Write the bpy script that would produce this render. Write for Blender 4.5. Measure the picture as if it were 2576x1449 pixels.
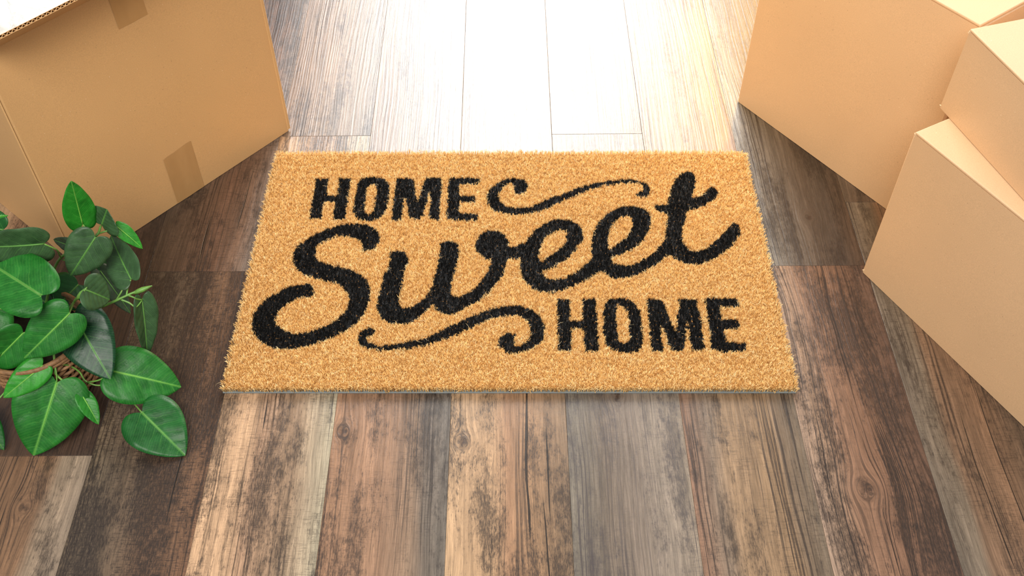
import bpy, bmesh, math, random
import numpy as np
from mathutils import Vector, Matrix

for o in list(bpy.data.objects):
    bpy.data.objects.remove(o, do_unlink=True)
S = bpy.context.scene
COL = S.collection

# ------------------------------------------------------------------ camera
cam = bpy.data.cameras.new('camera')
cam.sensor_width = 36.0
cam.sensor_fit = 'HORIZONTAL'
cam.lens = 36.0 * 2587.265 / 2576.0
cam.clip_start = 0.02
camo = bpy.data.objects.new('camera', cam)
COL.objects.link(camo)
camo.matrix_world = Matrix([[0.999994,0.000295,0.00334,0.008271],[0.001983,0.751273,-0.659989,-0.798936],[-0.002704,0.659991,0.751268,1.121954],[0.0,0.0,0.0,1.0]])
S.camera = camo

# ------------------------------------------------------------------ world, lights, exposure
S.view_settings.view_transform = 'Standard'
S.view_settings.look = 'None'
S.view_settings.exposure = 0.0
S.view_settings.gamma = 1.0
S.view_settings.use_curve_mapping = False
world = bpy.data.worlds.new('room_light')
S.world = world
world.use_nodes = True
bg = world.node_tree.nodes['Background']
bg.inputs['Color'].default_value = (1.0, 0.98, 0.96, 1)
bg.inputs['Strength'].default_value = 0.42

def area(name, loc, target, sx, sy, power, color, spread=180):
    l = bpy.data.lights.new(name, 'AREA')
    l.shape = 'RECTANGLE'
    l.size = sx
    l.size_y = sy
    l.energy = power
    l.color = color
    l.spread = math.radians(spread)
    o = bpy.data.objects.new(name, l)
    COL.objects.link(o)
    o.location = loc
    d = Vector(target) - Vector(loc)
    o.rotation_euler = d.to_track_quat('-Z', 'Y').to_euler()
    return o

area('window_daylight', (0.04, 2.35, 1.45), (0.0, 0.55, 0.35), 1.25, 1.5, 114, (1.0, 0.985, 0.97))
area('added_box_top_light', (2.15, 2.15, 1.95), (0.5, 0.2, 0.3), 1.3, 1.3, 15, (0.93, 0.97, 1.0))  # added area light to whiten the right-hand box tops, no known window
area('added_warm_glow', (0.93, 2.30, 1.05), (0.2, 0.7, 0.1), 0.24, 0.9, 16, (1.0, 0.50, 0.07))  # added warm source, imitates lens-flare glow in the floor reflection
area('room_ceiling_light', (-0.35, -1.6, 2.35), (0.05, 0.3, 0.0), 1.5, 1.2, 96, (1.0, 0.95, 0.89))

def spot(name, loc, target, power, color, angle, radius):
    l = bpy.data.lights.new(name, 'SPOT')
    l.energy = power
    l.color = color
    l.spot_size = math.radians(angle)
    l.spot_blend = 1.0
    l.shadow_soft_size = radius
    o = bpy.data.objects.new(name, l)
    COL.objects.link(o)
    o.location = loc
    o.rotation_euler = (Vector(target) - Vector(loc)).to_track_quat('-Z', 'Y').to_euler()
    return o
spot('added_warm_spot', (-0.45, 0.95, 0.75), (0.42, 0.58, 0.20), 46, (1.0, 0.56, 0.06), 46, 0.10)  # unseen spot, added to tint the rear right box like the flare

# ------------------------------------------------------------------ helpers
def link(o, parent=None):
    COL.objects.link(o)
    if parent is not None:
        o.parent = parent
    return o

def tag(o, label=None, cat=None, group=None, kind=None):
    if label: o['label'] = label
    if cat: o['category'] = cat
    if group: o['group'] = group
    if kind: o['kind'] = kind
    return o

def empty(name, loc, rz=0.0):
    o = bpy.data.objects.new(name, None)
    o.empty_display_size = 0.05
    o.location = loc
    o.rotation_euler = (0, 0, rz)
    return link(o)

def mesh_obj(name, verts, faces, mat, parent=None, smooth=False):
    me = bpy.data.meshes.new(name)
    me.from_pydata([tuple(v) for v in verts], [], faces)
    me.update()
    if smooth:
        me.polygons.foreach_set('use_smooth', [True] * len(me.polygons))
    me.materials.append(mat)
    return link(bpy.data.objects.new(name, me), parent)

def bm_obj(name, bm, mat, parent=None, smooth=False):
    bmesh.ops.recalc_face_normals(bm, faces=bm.faces)
    me = bpy.data.meshes.new(name)
    bm.to_mesh(me)
    bm.free()
    if smooth:
        me.polygons.foreach_set('use_smooth', [True] * len(me.polygons))
    me.materials.append(mat)
    return link(bpy.data.objects.new(name, me), parent)

def add_box(bm, x0, x1, y0, y1, z0, z1, bevel=0.0, seg=1):
    vs = [bm.verts.new(p) for p in ((x0,y0,z0),(x1,y0,z0),(x1,y1,z0),(x0,y1,z0),(x0,y0,z1),(x1,y0,z1),(x1,y1,z1),(x0,y1,z1))]
    fs = [bm.faces.new([vs[i] for i in f]) for f in ((0,3,2,1),(4,5,6,7),(0,1,5,4),(1,2,6,5),(2,3,7,6),(3,0,4,7))]
    if bevel > 0:
        es = list({e for f in fs for e in f.edges})
        bmesh.ops.bevel(bm, geom=es, offset=bevel, segments=seg, affect='EDGES', profile=0.5)

def tube(bm, pts, radii, n=7):
    P = [Vector(p) for p in pts]
    rings = []
    up = Vector((0.13, 0.21, 1.0)).normalized()
    for i, p in enumerate(P):
        t = (P[min(i+1, len(P)-1)] - P[max(i-1, 0)]).normalized()
        a = t.cross(up)
        if a.length < 1e-3: a = t.cross(Vector((1, 0, 0)))
        a.normalize(); b = t.cross(a)
        r = radii[i]
        rings.append([bm.verts.new(p + a*(r*math.cos(2*math.pi*k/n)) + b*(r*math.sin(2*math.pi*k/n))) for k in range(n)])
    for i in range(len(rings)-1):
        for k in range(n):
            bm.faces.new((rings[i][k], rings[i][(k+1) % n], rings[i+1][(k+1) % n], rings[i+1][k]))
    bm.faces.new(rings[0][::-1]); bm.faces.new(rings[-1])

def spline(pts, sub=5):
    P = [Vector(p) for p in pts]
    P = [P[0]*2 - P[1]] + P + [P[-1]*2 - P[-2]]
    out = []
    for i in range(1, len(P)-2):
        p0, p1, p2, p3 = P[i-1:i+3]
        for k in range(sub):
            t = k/sub
            out.append(0.5*((2*p1) + (p2-p0)*t + (2*p0-5*p1+4*p2-p3)*t*t + (3*p1-p0-3*p2+p3)*t**3))
    out.append(P[-2])
    return out

# ------------------------------------------------------------------ materials
class NT:
    def __init__(self, name):
        self.m = bpy.data.materials.new(name)
        self.m.use_nodes = True
        self.t = self.m.node_tree
        self.n = self.t.nodes
        self.b = self.n['Principled BSDF']
    def node(self, typ, **kw):
        nd = self.n.new(typ)
        for k, v in kw.items(): setattr(nd, k, v)
        return nd
    def put(self, sock, v):
        if hasattr(v, 'is_linked'): self.t.links.new(v, sock)
        elif isinstance(v, (tuple, list)) and len(v) == 3 and sock.type == 'RGBA': sock.default_value = (*v, 1)
        else: sock.default_value = v
    def math(self, op, a, b=None, c=None, clamp=False):
        nd = self.node('ShaderNodeMath', operation=op)
        nd.use_clamp = clamp
        self.put(nd.inputs[0], a)
        if b is not None: self.put(nd.inputs[1], b)
        if c is not None: self.put(nd.inputs[2], c)
        return nd.outputs[0]
    def step(self, v, lo, hi, a=0.0, b=1.0):
        nd = self.node('ShaderNodeMapRange', interpolation_type='SMOOTHSTEP')
        self.put(nd.inputs[0], v)
        for i, x in enumerate((lo, hi, a, b)): self.put(nd.inputs[i+1], x)
        return nd.outputs[0]
    def lin(self, v, lo, hi, a=0.0, b=1.0):
        nd = self.node('ShaderNodeMapRange')
        self.put(nd.inputs[0], v)
        for i, x in enumerate((lo, hi, a, b)): self.put(nd.inputs[i+1], x)
        return nd.outputs[0]
    def mix(self, f, a, b, mode='MIX'):
        nd = self.node('ShaderNodeMix', data_type='RGBA', blend_type=mode)
        self.put(nd.inputs[0], f); self.put(nd.inputs[6], a); self.put(nd.inputs[7], b)
        return nd.outputs[2]
    def map(self, vec, scale, loc=(0, 0, 0)):
        nd = self.node('ShaderNodeMapping')
        self.put(nd.inputs[0], vec)
        nd.inputs[1].default_value = loc
        nd.inputs[3].default_value = scale
        return nd.outputs[0]
    def noise(self, vec, scale=1.0, detail=2.0, rough=0.5, dist=0.0):
        nd = self.node('ShaderNodeTexNoise')
        self.put(nd.inputs['Vector'], vec)
        nd.inputs['Scale'].default_value = scale
        nd.inputs['Detail'].default_value = detail
        nd.inputs['Roughness'].default_value = rough
        nd.inputs['Distortion'].default_value = dist
        return nd.outputs[0]
    def sep(self, vec):
        nd = self.node('ShaderNodeSeparateXYZ')
        self.put(nd.inputs[0], vec)
        return nd.outputs
    def comb(self, x, y, z=0.0):
        nd = self.node('ShaderNodeCombineXYZ')
        for i, v in enumerate((x, y, z)): self.put(nd.inputs[i], v)
        return nd.outputs[0]
    def ramp(self, f, stops):
        nd = self.node('ShaderNodeValToRGB')
        self.put(nd.inputs[0], f)
        e = nd.color_ramp.elements
        while len(e) < len(stops): e.new(0.5)
        for el, (p, c) in zip(e, stops):
            el.position = p; el.color = (*c, 1)
        return nd.outputs[0]
    def bump(self, h, strength, dist):
        nd = self.node('ShaderNodeBump')
        nd.inputs['Strength'].default_value = strength
        nd.inputs['Distance'].default_value = dist
        self.put(nd.inputs['Height'], h)
        self.t.links.new(nd.outputs[0], self.b.inputs['Normal'])
    def set(self, **kw):
        names = dict(color='Base Color', rough='Roughness', spec='Specular IOR Level', metal='Metallic', ior='IOR', alpha='Alpha', trans='Transmission Weight', sheen='Sheen Weight', coat='Coat Weight', coatr='Coat Roughness')
        for k, v in kw.items(): self.put(self.b.inputs[names[k]], v)

def srgb(r, g, b):
    f = lambda c: (c/255/12.92) if c <= 10 else ((c/255+0.055)/1.055)**2.4
    return (f(r), f(g), f(b))

PW = 0.15132
PL = 1.2192
def wood_material(name, stops, seed, dark=0.5, saw=0.4, knot=None, crack=None, darkcol=(38, 31, 28), fig=0.0, gain=0.72, lines=1.0):
    """printed wood-look vinyl: colour zones across the plank, grain, worn dark patches, saw marks, a knot, a crack"""
    T = NT(name)
    oc = T.node('ShaderNodeTexCoord').outputs['Object']
    sx, sy, sz = T.sep(oc)
    off = (seed*1.37 % 7, seed*2.91 % 11, seed*0.77 % 5)
    warp = T.math('SUBTRACT', T.noise(T.map(oc, (7, 1.6, 1), off), 1, 3, 0.55), 0.5)
    warp2 = T.math('SUBTRACT', T.noise(T.map(oc, (30, 7, 1), off), 1, 3, 0.6), 0.5)
    u = T.math('ADD', T.math('DIVIDE', sx, PW), 0.5)
    u = T.math('ADD', u, T.math('MULTIPLY', warp, 0.22))
    u = T.math('ADD', u, T.math('MULTIPLY', warp2, 0.10))
    def tone(c):
        g = 0.3*c[0] + 0.55*c[1] + 0.15*c[2]
        return srgb(*[(x*0.84 + g*0.16)*w for x, w in zip(c, (0.975, 1.015, 1.03))])
    base = T.ramp(u, [(p, tone(c)) for p, c in stops])
    # swirl of the grain around a knot
    if knot:
        kx, ky, kr = knot
        dx = T.math('DIVIDE', T.math('SUBTRACT', sx, kx), kr)
        dy = T.math('DIVIDE', T.math('SUBTRACT', sy, ky), kr*1.35)
        d = T.math('SQRT', T.math('ADD', T.math('MULTIPLY', dx, dx), T.math('MULTIPLY', dy, dy)))
        push = T.math('DIVIDE', T.math('MULTIPLY', dx, kr*1.2), T.math('ADD', T.math('MULTIPLY', d, d), 0.6))
        gx = T.math('SUBTRACT', sx, push)
    else:
        gx = sx; d = None
    wx = T.math('ADD', gx, T.math('MULTIPLY', warp, 0.03 + fig))
    gv = T.comb(wx, sy)
    fine = T.noise(T.map(gv, (950, 34, 1), off), 1, 4, 0.7)
    mid = T.noise(T.map(gv, (170, 9, 1), off), 1, 4, 0.65)
    wide = T.noise(T.map(gv, (46, 3.5, 1), off), 1, 4, 0.6)
    k = T.math('MULTIPLY', T.lin(fine, 0.28, 0.72, 0.64, 1.26), T.lin(mid, 0.28, 0.72, 0.70, 1.24))
    k = T.math('MULTIPLY', k, T.lin(wide, 0.28, 0.72, 0.80, 1.16))
    k = T.math('MULTIPLY', k, gain)
    col = T.mix(1.0, base, T.comb(k, k, k), 'MULTIPLY')
    # worn dark weathering: short dashes whose density drifts over the plank
    area_n = T.noise(T.map(gv, (22, 4.5, 1), (off[1], off[0], 0)), 1, 5, 0.62)
    dash = T.noise(T.map(gv, (880, 120, 1), off), 1, 4, 0.72)
    mottle = T.noise(T.map(oc, (95, 60, 1), off), 1, 4, 0.75)
    pores = dash
    dens = T.math('ADD', T.math('MULTIPLY', T.math('SUBTRACT', area_n, 0.5), 1.5), T.math('MULTIPLY', T.math('SUBTRACT', mottle, 0.5), 0.75))
    dens = T.math('MINIMUM', T.math('ADD', dens, 0.30*dark - 0.11), 0.27)
    thr = T.math('SUBTRACT', 0.60, T.math('MULTIPLY', dens, 0.60))
    m1 = T.step(T.math('SUBTRACT', dash, thr), -0.06, 0.12, 0.0, min(0.82, 0.50 + 0.35*dark))
    m0 = T.step(dens, -0.05, 0.30, 0.0, 0.42)
    col = T.mix(m0, col, srgb(*darkcol))
    col = T.mix(m1, col, srgb(*darkcol))
    # fine continuous growth lines
    ln = T.noise(T.map(gv, (330, 2.6, 1), (off[1], off[2], 0)), 1, 2, 0.5)
    lreg = T.step(T.noise(T.map(gv, (16, 2.0, 1), (off[2], off[0], 0)), 1, 2, 0.5), 0.44, 0.60, min(0.9, 0.18*lines**2), min(0.95, 0.80*lines))
    m4 = T.math('MULTIPLY', T.step(ln, 0.54, 0.60), T.math('MULTIPLY', lreg, T.step(dash, 0.30, 0.55, 0.55, 1.0)))
    col = T.mix(m4, col, srgb(*darkcol))
    # long dark streaks
    st = T.noise(T.map(gv, (95, 3.2, 1), (off[2], off[1], 0)), 1, 4, 0.62)
    m2 = T.math('MULTIPLY', T.step(st, 0.58, 0.68), T.math('MULTIPLY', T.step(dash, 0.36, 0.56), 0.25 + 0.45*dark))
    col = T.mix(m2, col, srgb(*darkcol))
    # short cross-cut saw marks
    sawn = T.noise(T.map(oc, (85, 620, 1), off), 1, 4, 0.7)
    sreg = T.step(T.noise(T.map(oc, (18, 6, 1), (off[1], off[2], 0)), 1, 4, 0.6), 0.44 - 0.14*saw, 0.62 - 0.12*saw)
    m3 = T.math('MULTIPLY', T.math('MULTIPLY', T.step(sawn, 0.50, 0.64), sreg), min(0.8, saw*1.1))
    col = T.mix(m3, col, srgb(*darkcol))
    if knot:
        dk_ = T.math('ADD', d, T.math('ADD', T.math('MULTIPLY', warp2, 2.2), T.math('MULTIPLY', T.math('SUBTRACT', mottle, 0.5), 2.4)))
        m = T.math('MULTIPLY', T.step(dk_, 0.1, 1.0, 1.0, 0.0), T.lin(dash, 0.35, 0.55, 0.35, 0.95))
        col = T.mix(m, col, srgb(52, 40, 34))
        ring = T.math('SINE', T.math('ADD', T.math('MULTIPLY', d, 9.0), T.math('MULTIPLY', warp2, 16.0)))
        rm = T.math('MULTIPLY', T.step(ring, 0.2, 0.9), T.step(d, 0.8, 3.2, 0.22, 0.0))
        col = T.mix(rm, col, srgb(70, 52, 42))
    ck = None
    for c in (crack or []):
        cx, y0, y1, w = c
        ln = T.math('ABSOLUTE', T.math('SUBTRACT', T.math('ADD', sx, T.math('MULTIPLY', warp, 0.035)), cx))
        along = T.math('MULTIPLY', T.step(sy, y0, y0 + 0.04), T.step(sy, y1 - 0.06, y1, 1.0, 0.0))
        wv = T.math('MULTIPLY', T.math('MULTIPLY', along, w), T.lin(area_n, 0.3, 0.7, 0.6, 1.3))
        m = T.math('SUBTRACT', 1.0, T.math('MINIMUM', T.math('DIVIDE', ln, T.math('ADD', wv, 1e-6)), 1.0))
        m = T.step(m, 0.02, 0.25)
        ck = m if ck is None else T.math('MAXIMUM', ck, m)
    if ck is not None:
        col = T.mix(T.math('MULTIPLY', ck, 0.92), col, srgb(24, 20, 18))
    # embossed grain
    emb = T.noise(T.map(gv, (300, 2.4, 1), off), 1, 2, 0.5)
    h = T.math('ADD', T.math('MULTIPLY', emb, 0.75), T.math('MULTIPLY', fine, 0.25))
    h = T.math('SUBTRACT', h, T.math('MULTIPLY', m3, 0.05))
    if ck is not None: h = T.math('SUBTRACT', h, T.math('MULTIPLY', ck, 0.6))
    T.bump(h, 0.46, 0.0013)
    T.set(color=col, rough=T.lin(pores, 0.3, 0.7, 0.24, 0.36), spec=0.5)
    return T.m

def cardboard_material(name, col, seed):
    T = NT(name)
    oc = T.node('ShaderNodeTexCoord').outputs['Object']
    off = (seed, seed*2.3, seed*0.7)
    big = T.noise(T.map(oc, (5, 5, 5), off), 1, 3, 0.55)
    fib = T.noise(T.map(oc, (800, 800, 800), off), 1, 3, 0.7)
    sp = T.noise(T.map(oc, (380, 380, 380), off), 1, 1, 0.5)
    sl = T.noise(T.map(oc, (480, 480, 480), (seed*3, 1, 2)), 1, 1, 0.5)
    c = T.mix(T.lin(big, 0.3, 0.7, 0, 1), tuple(x*0.96 for x in col), tuple(min(1, x*1.04) for x in col))
    k = T.lin(fib, 0.3, 0.7, 0.89, 1.09)
    c = T.mix(1.0, c, T.comb(k, k, k), 'MULTIPLY')
    c = T.mix(T.step(sp, 0.755, 0.81, 0, 0.6), c, tuple(x*0.36 for x in col))
    c = T.mix(T.step(sl, 0.76, 0.81, 0, 0.5), c, (0.90, 0.78, 0.58))
    T.bump(T.math('ADD', T.math('MULTIPLY', fib, 0.6), big), 0.16, 0.0005)
    T.set(color=c, rough=0.48, spec=0.75)
    return T.m

def plain(name, col, rough=0.5, spec=0.5, noise=0.1, scale=80, bump=0.1):
    T = NT(name)
    oc = T.node('ShaderNodeTexCoord').outputs['Object']
    n = T.noise(oc, scale, 3, 0.6)
    k = T.lin(n, 0.3, 0.7, 1-noise, 1+noise)
    T.bump(n, bump, 0.0008)
    T.set(color=T.mix(1.0, col, T.comb(k, k, k), 'MULTIPLY'), rough=rough, spec=spec)
    return T.m

def fibre_material(name, lo, midc, hi, rough, spec):
    T = NT(name)
    a = T.node('ShaderNodeAttribute', attribute_name='tone').outputs['Fac']
    T.set(color=T.ramp(a, [(0.0, lo), (0.5, midc), (1.0, hi)]), rough=rough, spec=spec)
    return T.m

def leaf_material(name, dark, light, vein):
    T = NT(name)
    uv = T.node('ShaderNodeUVMap', uv_map='UVMap').outputs[0]
    x, y, _ = T.sep(uv)                                   # x: -1..1 across (stored 0..1), y: along
    ax = T.math('ABSOLUTE', T.math('SUBTRACT', T.math('MULTIPLY', x, 2.0), 1.0))
    oc = T.node('ShaderNodeTexCoord').outputs['Object']
    n = T.noise(oc, 60, 4, 0.6)
    n2 = T.noise(T.map(oc, (900, 900, 900)), 1, 2, 0.6)
    ph = T.math('SUBTRACT', y, T.math('MULTIPLY', ax, 0.30))
    wv = T.math('SINE', T.math('ADD', T.math('MULTIPLY', ph, 36.0), T.math('MULTIPLY', n, 5.0)))
    vl = T.math('MULTIPLY', T.step(wv, 0.93, 1.0), T.step(ax, 0.1, 0.8, 0.15, 0.01))
    thin = T.math('SINE', T.math('ADD', T.math('MULTIPLY', ph, 150.0), T.math('MULTIPLY', n, 9.0)))
    c = T.mix(T.lin(n, 0.3, 0.7), dark, light)
    c = T.mix(T.step(thin, 0.2, 1.0, 0, 0.06), c, vein)
    c = T.mix(vl, c, vein)
    mr = T.math('MULTIPLY', T.step(ax, 0.008, 0.060, 1.0, 0.0), T.step(y, 0.15, 0.9, 0.85, 0.40))
    c = T.mix(mr, c, vein)
    k = T.lin(n2, 0.3, 0.7, 0.92, 1.08)
    c = T.mix(1.0, c, T.comb(k, k, k), 'MULTIPLY')
    h = T.math('ADD', T.math('MULTIPLY', wv, -0.22), T.math('MULTIPLY', n, 1.6))
    T.bump(h, 0.30, 0.0014)
    T.set(color=c, rough=T.lin(n, 0.3, 0.7, 0.34, 0.48), spec=0.34)
    tr = T.node('ShaderNodeBsdfTranslucent')
    T.put(tr.inputs[0], T.mix(0.35, c, vein))
    ms = T.node('ShaderNodeMixShader')
    ms.inputs[0].default_value = 0.15
    out = T.n['Material Output']
    T.t.links.new(T.b.outputs[0], ms.inputs[1]); T.t.links.new(tr.outputs[0], ms.inputs[2]); T.t.links.new(ms.outputs[0], out.inputs[0])
    return T.m

# ================================================================== FLOOR
ANG = 0.009617
X0 = -0.53113
def ppos(col, yc): return (X0 + (col + 0.5)*PW, yc, 0.0)
sub = plain('subfloor_grey', (0.05, 0.045, 0.04), 0.9, 0.2)
bm = bmesh.new()
add_box(bm, X0-9.2*PW, X0+15.2*PW, -1.6, 2.9, -0.03, -0.0045)
floor = bm_obj('floor', bm, sub)
floor.rotation_euler = (0, 0, ANG)
tag(floor, 'brown wood-look plank floor under the doormat and cartons', kind='structure')

bm = bmesh.new()
add_box(bm, -PW/2+0.00006, PW/2-0.00006, -PL/2+0.00006, PL/2-0.00006, -0.0045, 0.0, 0.0005, 2)
plank_me = bpy.data.meshes.new('plank')
bmesh.ops.recalc_face_normals(bm, faces=bm.faces)
bm.to_mesh(plank_me); bm.free()

SEAM = {-1: -0.0916, 0: 0.2237, 1: 0.5277, 2: 0.12, 3: 0.30, 4: 0.528, 5: 0.05, 6: 0.2264, 7: 0.36}
def ly(col, y, idx):            # floor y -> plank-local y (idx 0: plank below the seam, 1: above it)
    s = SEAM[col]
    return y - (s - PL/2 if idx == 0 else s + PL/2)
HERO = {
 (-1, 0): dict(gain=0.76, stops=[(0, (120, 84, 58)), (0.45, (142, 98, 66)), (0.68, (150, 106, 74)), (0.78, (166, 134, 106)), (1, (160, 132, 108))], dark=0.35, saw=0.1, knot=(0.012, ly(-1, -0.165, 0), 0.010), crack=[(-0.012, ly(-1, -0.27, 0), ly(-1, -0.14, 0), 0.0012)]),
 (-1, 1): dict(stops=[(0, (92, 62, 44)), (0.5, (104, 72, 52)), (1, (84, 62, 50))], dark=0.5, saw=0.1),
 (0, 0): dict(stops=[(0, (140, 112, 84)), (0.15, (122, 98, 76)), (0.45, (118, 90, 68)), (0.62, (128, 90, 64)), (1, (134, 90, 62))], dark=1.15, saw=0.85, crack=[(0.040, ly(0, -0.20, 0), ly(0, -0.05, 0), 0.0009)]),
 (0, 1): dict(gain=0.66, stops=[(0, (96, 74, 58)), (0.25, (112, 82, 62)), (0.6, (122, 82, 60)), (0.8, (140, 100, 76)), (1, (150, 122, 104))], dark=0.45, saw=0.45, crack=[(-0.004, ly(0, 0.235, 1), ly(0, 0.36, 1), 0.0013), (0.040, ly(0, 0.30, 1), ly(0, 0.47, 1), 0.0008)]),
 (1, 0): dict(gain=1.02, stops=[(0, (186, 140, 102)), (0.3, (188, 142, 104)), (0.42, (160, 118, 88)), (0.7, (146, 112, 84)), (0.85, (160, 134, 106)), (1, (152, 134, 108))], dark=0.52, saw=0.35, crack=[(-0.012, ly(1, -0.07, 0), ly(1, 0.02, 0), 0.0013)]),
 (1, 1): dict(stops=[(0, (150, 116, 92)), (0.5, (160, 128, 104)), (1, (140, 120, 104))], dark=0.35, saw=0.1),
 (2, 0): dict(gain=0.94, stops=[(0, (160, 112, 80)), (0.45, (150, 108, 80)), (0.7, (138, 106, 82)), (0.8, (112, 94, 80)), (1, (110, 96, 84))], dark=0.42, saw=0.25, knot=(-0.0625, ly(2, -0.058, 0), 0.009)),
 (2, 1): dict(stops=[(0, (150, 120, 100)), (1, (160, 138, 120))], dark=0.2, saw=0.0),
 (3, 0): dict(gain=0.82, stops=[(0, (196, 150, 108)), (0.38, (194, 146, 104)), (0.5, (170, 120, 84)), (0.7, (160, 116, 80)), (1, (140, 108, 80))], dark=0.62, saw=0.15, knot=(-0.060, ly(3, -0.075, 0), 0.011), crack=[(0.0245, ly(3, -0.22, 0), ly(3, 0.06, 0), 0.0016), (0.046, ly(3, -0.2, 0), ly(3, -0.04, 0), 0.0010), (0.040, ly(3, -0.30, 0), ly(3, -0.14, 0), 0.0009)]),
 (3, 1): dict(stops=[(0, (160, 130, 108)), (1, (150, 124, 104))], dark=0.15, saw=0.0),
 (4, 0): dict(gain=0.68, stops=[(0, (136, 120, 102)), (0.3, (128, 106, 88)), (0.5, (146, 122, 104)), (0.75, (160, 136, 116)), (1, (166, 140, 116))], dark=0.45, saw=0.25, knot=(-0.006, ly(4, -0.004, 0), 0.008), darkcol=(62, 56, 56)),
 (4, 1): dict(stops=[(0, (160, 138, 118)), (1, (150, 128, 110))], dark=0.2, saw=0.0),
 (5, 0): dict(gain=0.76, stops=[(0, (150, 106, 80)), (0.2, (152, 122, 98)), (0.35, (166, 126, 90)), (0.75, (160, 120, 84)), (0.84, (136, 106, 80)), (1, (128, 104, 82))], dark=0.35, saw=0.3),
 (5, 1): dict(stops=[(0, (160, 132, 108)), (0.6, (164, 128, 100)), (0.85, (176, 128, 88)), (1, (176, 126, 84))], dark=0.25, saw=0.0),
 (6, 0): dict(gain=0.82, lines=1.7, stops=[(0, (176, 138, 112)), (0.15, (172, 130, 100)), (0.35, (152, 106, 78)), (0.65, (128, 86, 62)), (1, (104, 72, 56))], dark=0.7, saw=0.25, knot=(-0.012, ly(6, -0.150, 0), 0.013), crack=[(0.004, ly(6, -0.28, 0), ly(6, -0.16, 0), 0.0010)], fig=0.03),
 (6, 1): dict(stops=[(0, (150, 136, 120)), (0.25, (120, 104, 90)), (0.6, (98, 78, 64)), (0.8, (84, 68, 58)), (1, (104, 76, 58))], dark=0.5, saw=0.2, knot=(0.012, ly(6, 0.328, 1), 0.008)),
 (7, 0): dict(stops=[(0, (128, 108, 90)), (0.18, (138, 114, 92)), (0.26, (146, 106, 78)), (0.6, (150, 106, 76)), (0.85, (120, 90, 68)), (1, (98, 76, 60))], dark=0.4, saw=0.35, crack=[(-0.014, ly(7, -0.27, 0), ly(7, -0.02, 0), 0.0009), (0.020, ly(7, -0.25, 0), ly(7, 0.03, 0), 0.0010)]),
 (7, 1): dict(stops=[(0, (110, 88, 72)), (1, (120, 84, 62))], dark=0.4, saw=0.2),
}
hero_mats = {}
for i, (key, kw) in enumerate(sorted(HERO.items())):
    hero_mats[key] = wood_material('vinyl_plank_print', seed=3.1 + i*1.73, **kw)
spare = [hero_mats[k] for k in ((1, 0), (2, 0), (4, 0), (5, 0), (-1, 1), (0, 0), (6, 0), (7, 0), (3, 0))]
rng = random.Random(4)
for col in range(-9, 15):
    s = SEAM.get(col, rng.uniform(-0.4, 0.6))
    for idx in (-1, 0, 1, 2):
        yc = s + (idx - 0.5)*PL
        if yc + PL/2 < -1.5 or yc - PL/2 > 2.8: continue
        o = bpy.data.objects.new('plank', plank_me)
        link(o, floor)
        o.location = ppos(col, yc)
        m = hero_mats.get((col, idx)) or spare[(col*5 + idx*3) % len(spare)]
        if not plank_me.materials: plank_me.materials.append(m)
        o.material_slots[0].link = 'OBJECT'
        o.material_slots[0].material = m

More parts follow.
